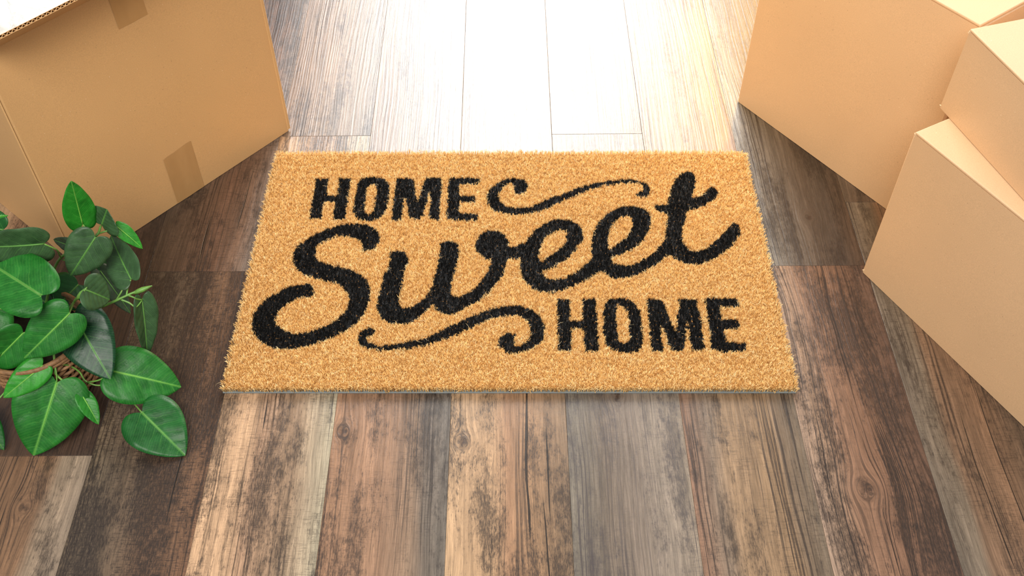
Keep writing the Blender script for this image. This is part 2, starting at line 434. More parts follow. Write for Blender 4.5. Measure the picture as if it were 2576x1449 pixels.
# ================================================================== DOORMAT
MD = 0.4706
LETTERS = [["H upper",[[[-0.3076,0.4078],[-0.288,0.4076],[-0.2876,0.385],[-0.2877,0.3686],[-0.2698,0.3676],[-0.27,0.401],[-0.2704,0.4075],[-0.2524,0.4072],[-0.2523,0.3607],[-0.2522,0.3154],[-0.2699,0.3163],[-0.2707,0.3534],[-0.2887,0.3543],[-0.2884,0.3163],[-0.3062,0.3177]]]],["O upper",[[[-0.219,0.4096],[-0.2123,0.4095],[-0.2059,0.4086],[-0.2013,0.4063],[-0.1976,0.4029],[-0.1942,0.3981],[-0.1915,0.3924],[-0.1899,0.3865],[-0.1891,0.3792],[-0.1891,0.3692],[-0.1894,0.3588],[-0.1899,0.3501],[-0.1906,0.3423],[-0.1916,0.3351],[-0.1933,0.3288],[-0.1959,0.3238],[-0.1995,0.3198],[-0.2039,0.3165],[-0.209,0.3141],[-0.2146,0.3128],[-0.2202,0.3127],[-0.225,0.3141],[-0.2293,0.3163],[-0.2334,0.319],[-0.2369,0.3225],[-0.2393,0.3274],[-0.2408,0.3333],[-0.2415,0.3401],[-0.2417,0.3478],[-0.2419,0.3569],[-0.242,0.3662],[-0.2421,0.3748],[-0.2418,0.383],[-0.2408,0.3912],[-0.2394,0.3982],[-0.2381,0.4027],[-0.2363,0.4058],[-0.2333,0.4079],[-0.2294,0.4091],[-0.2246,0.4096]],[[-0.2177,0.3948],[-0.2146,0.3942],[-0.2116,0.3924],[-0.2096,0.3899],[-0.2084,0.3858],[-0.2084,0.3796],[-0.2088,0.3718],[-0.2087,0.362],[-0.2087,0.3524],[-0.2087,0.3449],[-0.209,0.3387],[-0.2097,0.3336],[-0.2111,0.3297],[-0.2135,0.3269],[-0.2164,0.3257],[-0.2195,0.3264],[-0.2223,0.3288],[-0.2239,0.3326],[-0.2248,0.3378],[-0.225,0.3446],[-0.2249,0.3524],[-0.2249,0.361],[-0.2247,0.3699],[-0.2245,0.3791],[-0.2241,0.3868],[-0.2233,0.3905],[-0.222,0.3924],[-0.2201,0.3941]]]],["M upper",[[[-0.1791,0.4081],[-0.1546,0.4081],[-0.1509,0.3914],[-0.1457,0.3606],[-0.1438,0.3496],[-0.1424,0.3578],[-0.1398,0.3792],[-0.1343,0.4066],[-0.1305,0.409],[-0.1086,0.4085],[-0.1082,0.3792],[-0.1085,0.3386],[-0.1079,0.3131],[-0.1222,0.3167],[-0.1243,0.3314],[-0.1231,0.3569],[-0.1257,0.3745],[-0.1274,0.3708],[-0.1302,0.3459],[-0.1339,0.3225],[-0.1398,0.3158],[-0.1534,0.3171],[-0.1579,0.3423],[-0.162,0.3643],[-0.1644,0.3671],[-0.165,0.3478],[-0.1658,0.3149],[-0.1807,0.3136],[-0.1806,0.3478],[-0.1805,0.3792]]]],["E upper",[[[-0.0953,0.409],[-0.0489,0.4066],[-0.0483,0.3951],[-0.0583,0.393],[-0.081,0.3928],[-0.0795,0.3679],[-0.0554,0.367],[-0.0554,0.3541],[-0.0783,0.3527],[-0.0781,0.3291],[-0.0496,0.3269],[-0.0505,0.3126],[-0.0964,0.3153],[-0.0968,0.3754],[-0.0964,0.4037]]]],["S script",[[[-0.2174,0.2476],[-0.2105,0.2493],[-0.2031,0.2545],[-0.1987,0.26],[-0.1963,0.2663],[-0.1956,0.2727],[-0.1967,0.2793],[-0.1991,0.2866],[-0.203,0.2935],[-0.2081,0.2987],[-0.2148,0.3027],[-0.2231,0.3055],[-0.2327,0.3068],[-0.2434,0.3066],[-0.2544,0.3048],[-0.2643,0.3013],[-0.2738,0.2966],[-0.2835,0.2909],[-0.2926,0.2844],[-0.3009,0.2768],[-0.3079,0.2694],[-0.313,0.2644],[-0.3166,0.2595],[-0.3191,0.2524],[-0.3203,0.2447],[-0.3201,0.2374],[-0.3189,0.2302],[-0.3168,0.2233],[-0.3135,0.2168],[-0.3084,0.2102],[-0.3019,0.2045],[-0.2943,0.2004],[-0.2856,0.1969],[-0.2752,0.193],[-0.2652,0.1895],[-0.2583,0.1877],[-0.2523,0.1858],[-0.2453,0.1819],[-0.2388,0.1765],[-0.2334,0.1692],[-0.2295,0.161],[-0.2282,0.1528],[-0.2285,0.1448],[-0.2296,0.1377],[-0.2324,0.1306],[-0.2375,0.1226],[-0.244,0.1149],[-0.2509,0.1088],[-0.2588,0.1036],[-0.2687,0.0989],[-0.279,0.0951],[-0.2885,0.0925],[-0.2971,0.0917],[-0.3045,0.0934],[-0.3112,0.0968],[-0.3179,0.1017],[-0.3234,0.1071],[-0.3267,0.1119],[-0.3282,0.1166],[-0.3281,0.1215],[-0.3265,0.1271],[-0.3235,0.1346],[-0.3193,0.1422],[-0.3139,0.1486],[-0.3073,0.1538],[-0.2988,0.1571],[-0.2903,0.1592],[-0.2833,0.1596],[-0.2789,0.161],[-0.2798,0.168],[-0.2828,0.1756],[-0.2848,0.1802],[-0.2879,0.183],[-0.2941,0.184],[-0.3018,0.1834],[-0.3103,0.1812],[-0.319,0.1775],[-0.3272,0.1721],[-0.3351,0.1656],[-0.3427,0.1586],[-0.3493,0.1511],[-0.3541,0.1432],[-0.3575,0.1351],[-0.3594,0.1268],[-0.3598,0.1184],[-0.359,0.1096],[-0.3569,0.1011],[-0.3539,0.0932],[-0.3493,0.0857],[-0.3422,0.078],[-0.3338,0.0715],[-0.325,0.0672],[-0.3156,0.0648],[-0.3062,0.0646],[-0.2961,0.066],[-0.2849,0.0681],[-0.2732,0.0714],[-0.2619,0.0765],[-0.2509,0.0823],[-0.2405,0.0881],[-0.231,0.0942],[-0.2232,0.1007],[-0.2165,0.1079],[-0.21,0.1163],[-0.2048,0.1253],[-0.202,0.1347],[-0.2006,0.1448],[-0.1997,0.1566],[-0.2,0.1683],[-0.2019,0.1781],[-0.2052,0.1867],[-0.2096,0.1936],[-0.2155,0.1997],[-0.2232,0.2062],[-0.2329,0.212],[-0.2458,0.216],[-0.259,0.2196],[-0.2698,0.2239],[-0.2784,0.2282],[-0.2835,0.2319],[-0.2864,0.236],[-0.2881,0.2414],[-0.2886,0.2477],[-0.2886,0.2546],[-0.2868,0.2614],[-0.282,0.2667],[-0.2751,0.2714],[-0.2666,0.2765],[-0.2574,0.2804],[-0.2484,0.2808],[-0.24,0.2794],[-0.2333,0.2769],[-0.2278,0.2733],[-0.2235,0.269],[-0.2204,0.2634],[-0.2193,0.2544]]]],["w script",[[[-0.1773,0.244],[-0.175,0.247],[-0.1713,0.2483],[-0.1667,0.2493],[-0.1619,0.2491],[-0.1576,0.247],[-0.1541,0.2432],[-0.1517,0.2375],[-0.1505,0.2303],[-0.1508,0.222],[-0.152,0.2132],[-0.1535,0.205],[-0.1549,0.1965],[-0.1553,0.1867],[-0.1556,0.1772],[-0.1565,0.1692],[-0.1575,0.1623],[-0.1585,0.1565],[-0.1588,0.1515],[-0.1579,0.1465],[-0.1561,0.1422],[-0.1534,0.1395],[-0.1497,0.1383],[-0.1446,0.1384],[-0.1388,0.1402],[-0.1329,0.1447],[-0.1273,0.1502],[-0.1222,0.1549],[-0.1178,0.1609],[-0.1139,0.1699],[-0.1107,0.1813],[-0.1086,0.1955],[-0.107,0.2104],[-0.1056,0.2237],[-0.1046,0.236],[-0.1043,0.2479],[-0.1041,0.2578],[-0.1038,0.2634],[-0.1024,0.2666],[-0.0987,0.2687],[-0.094,0.2696],[-0.0891,0.2696],[-0.0843,0.2681],[-0.0802,0.2644],[-0.0771,0.2592],[-0.076,0.2533],[-0.0761,0.2461],[-0.0766,0.237],[-0.0775,0.2274],[-0.0787,0.2188],[-0.08,0.2104],[-0.0812,0.2022],[-0.0824,0.1937],[-0.0841,0.1836],[-0.0852,0.1744],[-0.0848,0.1689],[-0.0833,0.1649],[-0.081,0.1612],[-0.078,0.1589],[-0.0744,0.1587],[-0.0699,0.1602],[-0.0642,0.1635],[-0.0579,0.1683],[-0.0519,0.1742],[-0.046,0.1812],[-0.0402,0.1896],[-0.035,0.1985],[-0.0315,0.2075],[-0.0291,0.216],[-0.0271,0.2232],[-0.0267,0.2288],[-0.0293,0.2312],[-0.0336,0.2331],[-0.039,0.2371],[-0.0443,0.2417],[-0.0476,0.2459],[-0.0498,0.2504],[-0.051,0.256],[-0.0511,0.2622],[-0.0503,0.2688],[-0.0483,0.2755],[-0.0447,0.282],[-0.04,0.2874],[-0.0338,0.2902],[-0.0271,0.2912],[-0.0209,0.2908],[-0.0152,0.2889],[-0.0104,0.285],[-0.0066,0.2799],[-0.0039,0.2741],[-0.0022,0.268],[-0.0021,0.2617],[-0.0017,0.257],[0.0008,0.2565],[0.0042,0.2577],[0.0082,0.259],[0.0127,0.2606],[0.0179,0.2646],[0.0221,0.2643],[0.0235,0.2496],[0.022,0.2345],[0.0158,0.2325],[0.0084,0.2341],[0.0025,0.2345],[-0.0021,0.2338],[-0.0038,0.2303],[-0.0047,0.2245],[-0.0066,0.2159],[-0.0092,0.2062],[-0.0129,0.1971],[-0.0173,0.1881],[-0.0225,0.1792],[-0.0284,0.1703],[-0.035,0.1612],[-0.0423,0.1528],[-0.0505,0.1464],[-0.0592,0.1409],[-0.0676,0.135],[-0.0759,0.1304],[-0.0842,0.1283],[-0.0919,0.1284],[-0.0983,0.1311],[-0.1032,0.135],[-0.1054,0.1393],[-0.1066,0.1429],[-0.1081,0.1441],[-0.1097,0.1435],[-0.1117,0.141],[-0.1144,0.1369],[-0.1185,0.1314],[-0.1237,0.1252],[-0.1301,0.1188],[-0.137,0.1135],[-0.1437,0.1107],[-0.1506,0.1096],[-0.1582,0.1098],[-0.1657,0.1116],[-0.1731,0.1151],[-0.1794,0.12],[-0.1832,0.1263],[-0.1855,0.133],[-0.1866,0.138],[-0.187,0.1436],[-0.1871,0.1518],[-0.187,0.1609],[-0.1864,0.1697],[-0.1854,0.1786],[-0.1843,0.1876],[-0.1828,0.1965],[-0.181,0.2049],[-0.179,0.2133],[-0.1773,0.222],[-0.1762,0.2303],[-0.177,0.2379]]]],["e script",[[[0.0189,0.2649],[0.0205,0.2664],[0.023,0.2663],[0.0273,0.2741],[0.0324,0.2835],[0.0374,0.2903],[0.0429,0.2965],[0.0489,0.3027],[0.0556,0.3082],[0.0633,0.3125],[0.0714,0.3153],[0.0794,0.3155],[0.0871,0.3141],[0.0942,0.3114],[0.1004,0.3074],[0.105,0.3022],[0.1083,0.2964],[0.11,0.291],[0.1103,0.2849],[0.1097,0.2772],[0.1076,0.2691],[0.1034,0.2613],[0.0983,0.2536],[0.0931,0.2457],[0.0876,0.2382],[0.0813,0.2316],[0.0751,0.2258],[0.07,0.221],[0.0648,0.217],[0.0573,0.2136],[0.0506,0.2109],[0.0476,0.2089],[0.0466,0.2068],[0.0468,0.2036],[0.0484,0.2001],[0.0517,0.1964],[0.0563,0.1934],[0.0617,0.1925],[0.0681,0.1928],[0.0754,0.1936],[0.0831,0.1961],[0.0909,0.2018],[0.0985,0.2088],[0.1057,0.2161],[0.1122,0.2231],[0.1172,0.2298],[0.1212,0.2341],[0.1244,0.2334],[0.1265,0.2286],[0.1278,0.2178],[0.1274,0.2068],[0.1239,0.2019],[0.119,0.1987],[0.1136,0.1947],[0.1077,0.1908],[0.1017,0.1868],[0.0955,0.1828],[0.0891,0.1787],[0.0824,0.1749],[0.075,0.1716],[0.0675,0.1691],[0.0605,0.1678],[0.0537,0.1678],[0.0467,0.1691],[0.0401,0.1717],[0.0343,0.1755],[0.0293,0.1802],[0.025,0.1853],[0.0215,0.1908],[0.019,0.1965],[0.0171,0.2028],[0.0152,0.211],[0.0142,0.219],[0.015,0.2252],[0.0162,0.23],[0.0165,0.2316],[0.0167,0.2355],[0.0176,0.2504]],[[0.0852,0.2907],[0.0862,0.2857],[0.0854,0.2791],[0.0843,0.272],[0.0823,0.2649],[0.0791,0.259],[0.0749,0.2536],[0.0694,0.2479],[0.0634,0.2424],[0.0574,0.2372],[0.052,0.2327],[0.0479,0.2295],[0.0449,0.2279],[0.0435,0.2283],[0.0429,0.2314],[0.0427,0.2389],[0.0432,0.248],[0.045,0.2559],[0.0475,0.2635],[0.0505,0.271],[0.0539,0.2777],[0.0578,0.2825],[0.0624,0.2863],[0.068,0.2898],[0.0739,0.2921],[0.0803,0.2925]]]],["e script",[[[0.1212,0.2341],[0.1212,0.2436],[0.1217,0.2536],[0.1221,0.262],[0.123,0.2705],[0.1251,0.2806],[0.1277,0.2906],[0.1304,0.2991],[0.1337,0.3067],[0.1379,0.3136],[0.1428,0.3199],[0.1481,0.3258],[0.1539,0.3311],[0.1602,0.3361],[0.1672,0.3401],[0.1757,0.3431],[0.1844,0.3447],[0.1921,0.3444],[0.199,0.3424],[0.205,0.3384],[0.2099,0.3333],[0.2132,0.3281],[0.2153,0.3229],[0.2163,0.3189],[0.2161,0.314],[0.2145,0.3057],[0.2119,0.2964],[0.2086,0.2876],[0.2043,0.279],[0.1988,0.2709],[0.1927,0.2634],[0.1863,0.2565],[0.1795,0.2507],[0.1726,0.2464],[0.1658,0.2431],[0.1589,0.2401],[0.1533,0.2375],[0.1504,0.2356],[0.1495,0.2334],[0.1502,0.2297],[0.1525,0.2258],[0.1562,0.2227],[0.1612,0.2203],[0.1674,0.2189],[0.1742,0.219],[0.1809,0.2213],[0.1877,0.2251],[0.1939,0.2293],[0.2005,0.2347],[0.2086,0.2421],[0.2171,0.2507],[0.2257,0.2621],[0.2333,0.2704],[0.2385,0.2687],[0.2416,0.2619],[0.2421,0.2517],[0.2407,0.2423],[0.2378,0.24],[0.2343,0.2395],[0.2315,0.2382],[0.2279,0.2354],[0.2218,0.229],[0.2145,0.2217],[0.2066,0.2153],[0.1984,0.2095],[0.1905,0.2046],[0.1828,0.2007],[0.175,0.1979],[0.1675,0.1961],[0.1603,0.1951],[0.1536,0.1954],[0.1472,0.1973],[0.1419,0.2001],[0.139,0.2036],[0.1369,0.2068],[0.1341,0.2081],[0.1315,0.2084],[0.129,0.2067],[0.1269,0.2065],[0.1254,0.2125],[0.1241,0.2204],[0.1225,0.2269]],[[0.1856,0.3184],[0.1868,0.3115],[0.1866,0.3037],[0.1858,0.2979],[0.1836,0.292],[0.1789,0.2841],[0.1732,0.2762],[0.1678,0.2702],[0.1622,0.2648],[0.1552,0.2586],[0.1492,0.2542],[0.1464,0.2542],[0.1454,0.2578],[0.1454,0.2661],[0.1465,0.2762],[0.1481,0.2851],[0.1506,0.2935],[0.1538,0.3012],[0.1577,0.3081],[0.1626,0.314],[0.1678,0.3184],[0.1728,0.3212],[0.1775,0.3222],[0.1821,0.3215]]]],["t script",[[[0.2841,0.4239],[0.2881,0.4222],[0.2908,0.418],[0.2923,0.4124],[0.2927,0.4055],[0.2922,0.3974],[0.2908,0.3891],[0.2883,0.3814],[0.2858,0.3744],[0.2838,0.3676],[0.284,0.3632],[0.2893,0.364],[0.2961,0.3672],[0.3011,0.3706],[0.3059,0.3752],[0.3114,0.3826],[0.3165,0.3882],[0.3206,0.3868],[0.3236,0.3825],[0.3249,0.378],[0.3246,0.3728],[0.3225,0.3674],[0.3187,0.3616],[0.3125,0.3551],[0.3049,0.3488],[0.296,0.3436],[0.2873,0.3394],[0.2802,0.337],[0.2747,0.3347],[0.2714,0.3314],[0.2695,0.3269],[0.2682,0.3203],[0.2668,0.313],[0.2642,0.3064],[0.2616,0.2993],[0.26,0.2904],[0.2591,0.2812],[0.2589,0.2726],[0.2595,0.2649],[0.2612,0.2591],[0.2636,0.2546],[0.2666,0.2511],[0.2704,0.2488],[0.2758,0.248],[0.282,0.2488],[0.2882,0.2515],[0.2945,0.2561],[0.3012,0.2629],[0.3081,0.2708],[0.3151,0.2782],[0.3218,0.2857],[0.328,0.2936],[0.3335,0.3008],[0.3378,0.3063],[0.3412,0.3091],[0.3437,0.3068],[0.3456,0.3023],[0.3474,0.2982],[0.3481,0.2932],[0.3466,0.2861],[0.3433,0.2782],[0.338,0.2701],[0.3314,0.2619],[0.3235,0.2536],[0.3154,0.2459],[0.3083,0.2396],[0.3013,0.2343],[0.2933,0.2296],[0.2856,0.2258],[0.2788,0.223],[0.2725,0.2215],[0.2663,0.2218],[0.2602,0.2236],[0.2542,0.2272],[0.2485,0.2315],[0.2433,0.2358],[0.2388,0.2394],[0.2358,0.2389],[0.2337,0.2408],[0.2322,0.2539],[0.2317,0.2693],[0.2331,0.2794],[0.2352,0.2887],[0.2368,0.3004],[0.2385,0.3115],[0.2409,0.3195],[0.2415,0.3254],[0.2358,0.3285],[0.2294,0.3308],[0.227,0.3352],[0.2258,0.3394],[0.224,0.3422],[0.2235,0.3442],[0.2262,0.345],[0.2308,0.3457],[0.2369,0.3468],[0.2427,0.3497],[0.2459,0.3571],[0.2482,0.3664],[0.2508,0.3761],[0.2535,0.3858],[0.2568,0.3943],[0.2608,0.4022],[0.2658,0.4103],[0.2714,0.4172],[0.278,0.4219]]]],["flourish upper",[[[0.0076,0.3734],[0.0108,0.3721],[0.0148,0.3718],[0.0183,0.3719],[0.0215,0.3734],[0.0241,0.3777],[0.026,0.383],[0.0271,0.388],[0.0272,0.3928],[0.0262,0.3971],[0.0239,0.401],[0.02,0.4043],[0.0149,0.4068],[0.0085,0.4078],[0.0014,0.4076],[-0.0054,0.4058],[-0.012,0.4027],[-0.0184,0.3979],[-0.0242,0.392],[-0.0294,0.3854],[-0.0335,0.3782],[-0.0357,0.3709],[-0.0366,0.3638],[-0.0362,0.3572],[-0.0347,0.3511],[-0.0324,0.3454],[-0.029,0.3401],[-0.024,0.3355],[-0.018,0.3315],[-0.0112,0.3283],[-0.0038,0.3261],[0.0043,0.3253],[0.0125,0.3253],[0.0202,0.3257],[0.0277,0.3269],[0.0354,0.3296],[0.0431,0.333],[0.0507,0.3367],[0.0585,0.3408],[0.0667,0.3457],[0.0752,0.351],[0.0836,0.3565],[0.092,0.3621],[0.1005,0.3674],[0.109,0.3725],[0.1175,0.377],[0.1261,0.3813],[0.1348,0.3857],[0.1432,0.3894],[0.1508,0.3918],[0.1579,0.3935],[0.1648,0.3949],[0.1715,0.3959],[0.1783,0.3965],[0.185,0.3967],[0.1914,0.397],[0.1973,0.3967],[0.2022,0.3952],[0.2059,0.3926],[0.2081,0.3887],[0.2091,0.3845],[0.2095,0.3813],[0.2087,0.3788],[0.2058,0.3776],[0.2024,0.3764],[0.1998,0.3742],[0.1981,0.3716],[0.1981,0.3691],[0.1994,0.3668],[0.2022,0.3647],[0.2058,0.3636],[0.2098,0.364],[0.2137,0.366],[0.2168,0.3699],[0.2189,0.3748],[0.2196,0.3796],[0.2192,0.3845],[0.2175,0.3893],[0.2149,0.3934],[0.2116,0.3961],[0.2075,0.3983],[0.2025,0.4011],[0.1967,0.4033],[0.1904,0.4041],[0.1833,0.4041],[0.175,0.4035],[0.1663,0.4025],[0.1579,0.4014],[0.1494,0.4],[0.1409,0.3983],[0.1324,0.396],[0.1238,0.3925],[0.1153,0.3886],[0.1068,0.3851],[0.0983,0.3813],[0.0898,0.3766],[0.0813,0.3717],[0.0729,0.3674],[0.0645,0.3629],[0.0561,0.3578],[0.0478,0.3526],[0.0394,0.3479],[0.0312,0.344],[0.0227,0.3419],[0.0147,0.3409],[0.0078,0.3403],[0.0016,0.3409],[-0.0043,0.3434],[-0.0094,0.3472],[-0.0133,0.3516],[-0.016,0.3566],[-0.0178,0.3617],[-0.0184,0.367],[-0.0173,0.3725],[-0.0151,0.3782],[-0.0121,0.3842],[-0.0086,0.3896],[-0.0052,0.3936],[-0.0019,0.3961],[0.0011,0.3965],[0.0037,0.3953],[0.0061,0.392],[0.0076,0.3879],[0.0076,0.3838],[0.0071,0.3798],[0.0069,0.3762]]]],["flourish lower",[[[-0.1874,0.0928],[-0.1864,0.0964],[-0.1864,0.0999],[-0.188,0.102],[-0.1906,0.1031],[-0.1937,0.1031],[-0.1972,0.1021],[-0.2011,0.1001],[-0.2045,0.097],[-0.2067,0.0922],[-0.208,0.0871],[-0.2084,0.0835],[-0.2078,0.08],[-0.206,0.0757],[-0.2031,0.0716],[-0.199,0.0689],[-0.1939,0.0668],[-0.1882,0.0651],[-0.1816,0.064],[-0.1736,0.0636],[-0.1651,0.0636],[-0.1564,0.0637],[-0.1476,0.0644],[-0.1389,0.0661],[-0.1304,0.0681],[-0.1222,0.0697],[-0.1141,0.0716],[-0.106,0.0749],[-0.098,0.0786],[-0.0899,0.0824],[-0.0818,0.0864],[-0.0736,0.0908],[-0.0655,0.0956],[-0.0572,0.1006],[-0.0491,0.1056],[-0.0417,0.1102],[-0.0348,0.1143],[-0.0281,0.1175],[-0.0214,0.1201],[-0.0142,0.1222],[-0.0068,0.1237],[0.0008,0.1249],[0.0078,0.1252],[0.0127,0.124],[0.0168,0.1215],[0.0215,0.1177],[0.0257,0.1128],[0.0285,0.1072],[0.0301,0.1013],[0.0301,0.0957],[0.0288,0.0899],[0.0266,0.0833],[0.0232,0.0772],[0.0184,0.0729],[0.0133,0.0702],[0.0088,0.0696],[0.0056,0.0709],[0.0053,0.0751],[0.0062,0.08],[0.0075,0.0838],[0.0084,0.0871],[0.0076,0.0902],[0.0056,0.0924],[0.002,0.0932],[-0.0022,0.0927],[-0.0062,0.0907],[-0.0099,0.0878],[-0.0129,0.0843],[-0.0148,0.08],[-0.0147,0.0744],[-0.013,0.0688],[-0.0098,0.0641],[-0.0053,0.0605],[0.0004,0.0588],[0.0067,0.0584],[0.0132,0.0589],[0.0198,0.0605],[0.0265,0.0634],[0.033,0.0674],[0.0391,0.0724],[0.0442,0.0786],[0.047,0.0867],[0.0483,0.0956],[0.0483,0.1044],[0.047,0.1128],[0.0443,0.1198],[0.0405,0.1259],[0.0354,0.1319],[0.0293,0.137],[0.0221,0.1403],[0.0146,0.1422],[0.0079,0.1427],[0.001,0.1422],[-0.0074,0.141],[-0.016,0.1392],[-0.0232,0.137],[-0.0306,0.134],[-0.0394,0.1299],[-0.0485,0.1252],[-0.0574,0.1202],[-0.0661,0.115],[-0.0744,0.1099],[-0.0825,0.1049],[-0.0907,0.0998],[-0.0988,0.0949],[-0.1068,0.09],[-0.1149,0.0857],[-0.1229,0.0825],[-0.1311,0.08],[-0.1397,0.0778],[-0.1485,0.0758],[-0.1572,0.0735],[-0.1657,0.0716],[-0.174,0.0712],[-0.1811,0.0716],[-0.1863,0.0727],[-0.1902,0.0744],[-0.1935,0.077],[-0.1957,0.08],[-0.1966,0.0834],[-0.1963,0.0864],[-0.1942,0.0876],[-0.1915,0.0885],[-0.1892,0.0903]]]],["H lower",[[[0.0681,0.1558],[0.0867,0.1541],[0.085,0.1331],[0.0847,0.1145],[0.1031,0.1157],[0.1028,0.1389],[0.1038,0.1541],[0.1222,0.1558],[0.1209,0.1431],[0.1227,0.1289],[0.1218,0.1003],[0.1216,0.0614],[0.1038,0.0614],[0.1029,0.0842],[0.1031,0.1019],[0.0858,0.1011],[0.0849,0.0763],[0.0838,0.0622],[0.0668,0.0622],[0.0666,0.1003]]]],["O lower",[[[0.1524,0.1557],[0.1581,0.1556],[0.164,0.1549],[0.1689,0.1533],[0.1733,0.1507],[0.1772,0.1467],[0.1803,0.1414],[0.1822,0.1344],[0.1832,0.1264],[0.1834,0.1176],[0.1833,0.1084],[0.1836,0.0989],[0.1837,0.0898],[0.1832,0.0812],[0.1821,0.0739],[0.1801,0.069],[0.1774,0.0653],[0.1738,0.062],[0.1696,0.0598],[0.1649,0.0594],[0.1597,0.0598],[0.1539,0.0605],[0.1482,0.0618],[0.1433,0.0636],[0.1392,0.0661],[0.1355,0.0693],[0.1328,0.0739],[0.1317,0.0812],[0.1313,0.0898],[0.131,0.0989],[0.1311,0.1084],[0.1314,0.1176],[0.1321,0.1264],[0.1329,0.1349],[0.1343,0.1422],[0.1366,0.1477],[0.1393,0.1515],[0.1418,0.1537],[0.1447,0.1549],[0.1482,0.1556]],[[0.1554,0.1431],[0.1578,0.1423],[0.1604,0.1406],[0.1629,0.1377],[0.165,0.1339],[0.1661,0.1292],[0.1665,0.1231],[0.1663,0.1139],[0.166,0.1043],[0.1662,0.0965],[0.1662,0.0898],[0.1656,0.0844],[0.1643,0.0803],[0.1619,0.0773],[0.159,0.0755],[0.1557,0.075],[0.1528,0.0759],[0.1512,0.0782],[0.1502,0.0826],[0.1495,0.0906],[0.1491,0.1003],[0.1492,0.1102],[0.1495,0.1198],[0.1495,0.1281],[0.1498,0.1347],[0.1508,0.1389],[0.1521,0.1414],[0.1536,0.1428]]]],["M lower",[[[0.1949,0.1562],[0.2172,0.1536],[0.2203,0.1389],[0.2235,0.1198],[0.2269,0.1035],[0.2302,0.093],[0.2321,0.1051],[0.2356,0.1264],[0.2401,0.1456],[0.2418,0.1557],[0.2666,0.1532],[0.2662,0.1388],[0.2671,0.1198],[0.2673,0.1002],[0.2668,0.0802],[0.2662,0.0629],[0.2495,0.0645],[0.2481,0.0802],[0.2485,0.1002],[0.2496,0.119],[0.2471,0.1132],[0.2436,0.0922],[0.2396,0.07],[0.2356,0.0622],[0.2203,0.063],[0.2182,0.0723],[0.2155,0.0898],[0.2126,0.1051],[0.2098,0.1092],[0.2095,0.0922],[0.2097,0.0614],[0.1944,0.063],[0.1938,0.0842],[0.1944,0.1124],[0.1946,0.1414]]]],["E lower",[[[0.2787,0.1578],[0.3247,0.1548],[0.3246,0.1413],[0.2977,0.1405],[0.2955,0.1288],[0.2965,0.1173],[0.3179,0.1165],[0.3196,0.1083],[0.3176,0.101],[0.2969,0.101],[0.2964,0.0882],[0.2974,0.0771],[0.3232,0.0755],[0.3224,0.0614],[0.2903,0.0606],[0.2749,0.0661],[0.2766,0.0842],[0.2776,0.1124],[0.2776,0.133]]]]]
mat_root = empty('doormat', (0, MD/2, 0))
tag(mat_root, 'tan coir doormat with black Home Sweet Home lettering lying on the plank floor', 'doormat')
bm = bmesh.new()
add_box(bm, -0.3818, 0.3818, -MD/2-0.0006, MD/2+0.0004, 0.0002, 0.0022, 0.0005, 1)
backing = bm_obj('backing', bm, plain('grey_vinyl_backing', (0.16, 0.18, 0.18), 0.5, 0.4), mat_root)
tag(backing, 'thin grey vinyl backing edge')

bm = bmesh.new()
add_box(bm, -0.3785, 0.3785, -MD/2+0.0025, MD/2-0.0025, 0.0021, 0.0102, 0.0018, 1)
tag(bm_obj('coir_base', bm, plain('coir_base_brown', (0.34, 0.165, 0.050), 0.9, 0.1, 0.4, 500, 0.6), mat_root), 'dense brown root layer of the coir pile')

nr = np.random.default_rng(7)
SP = 0.0026
gx = np.arange(-0.381 + SP/2, 0.381, SP)
gy = np.arange(SP/2, MD, SP*0.9)
GX, GY = np.meshgrid(gx, gy)
GX = GX + (np.arange(GX.shape[0]) % 2)[:, None]*SP*0.5
tx = GX.ravel() + nr.normal(0, 0.00065, GX.size)
ty = GY.ravel() + nr.normal(0, 0.00065, GX.size)
keep = (np.abs(tx) < 0.3812)
tx, ty = tx[keep], ty[keep]

def inside(px, py, rings):
    r = np.zeros(px.shape, bool)
    for ring in rings:
        n = len(ring)
        for i in range(n):
            x1, y1 = ring[i]; x2, y2 = ring[(i+1) % n]
            if y1 == y2: continue
            c = ((y1 > py) != (y2 > py)) & (px < (x2-x1)*(py-y1)/(y2-y1) + x1)
            r ^= c
    return r

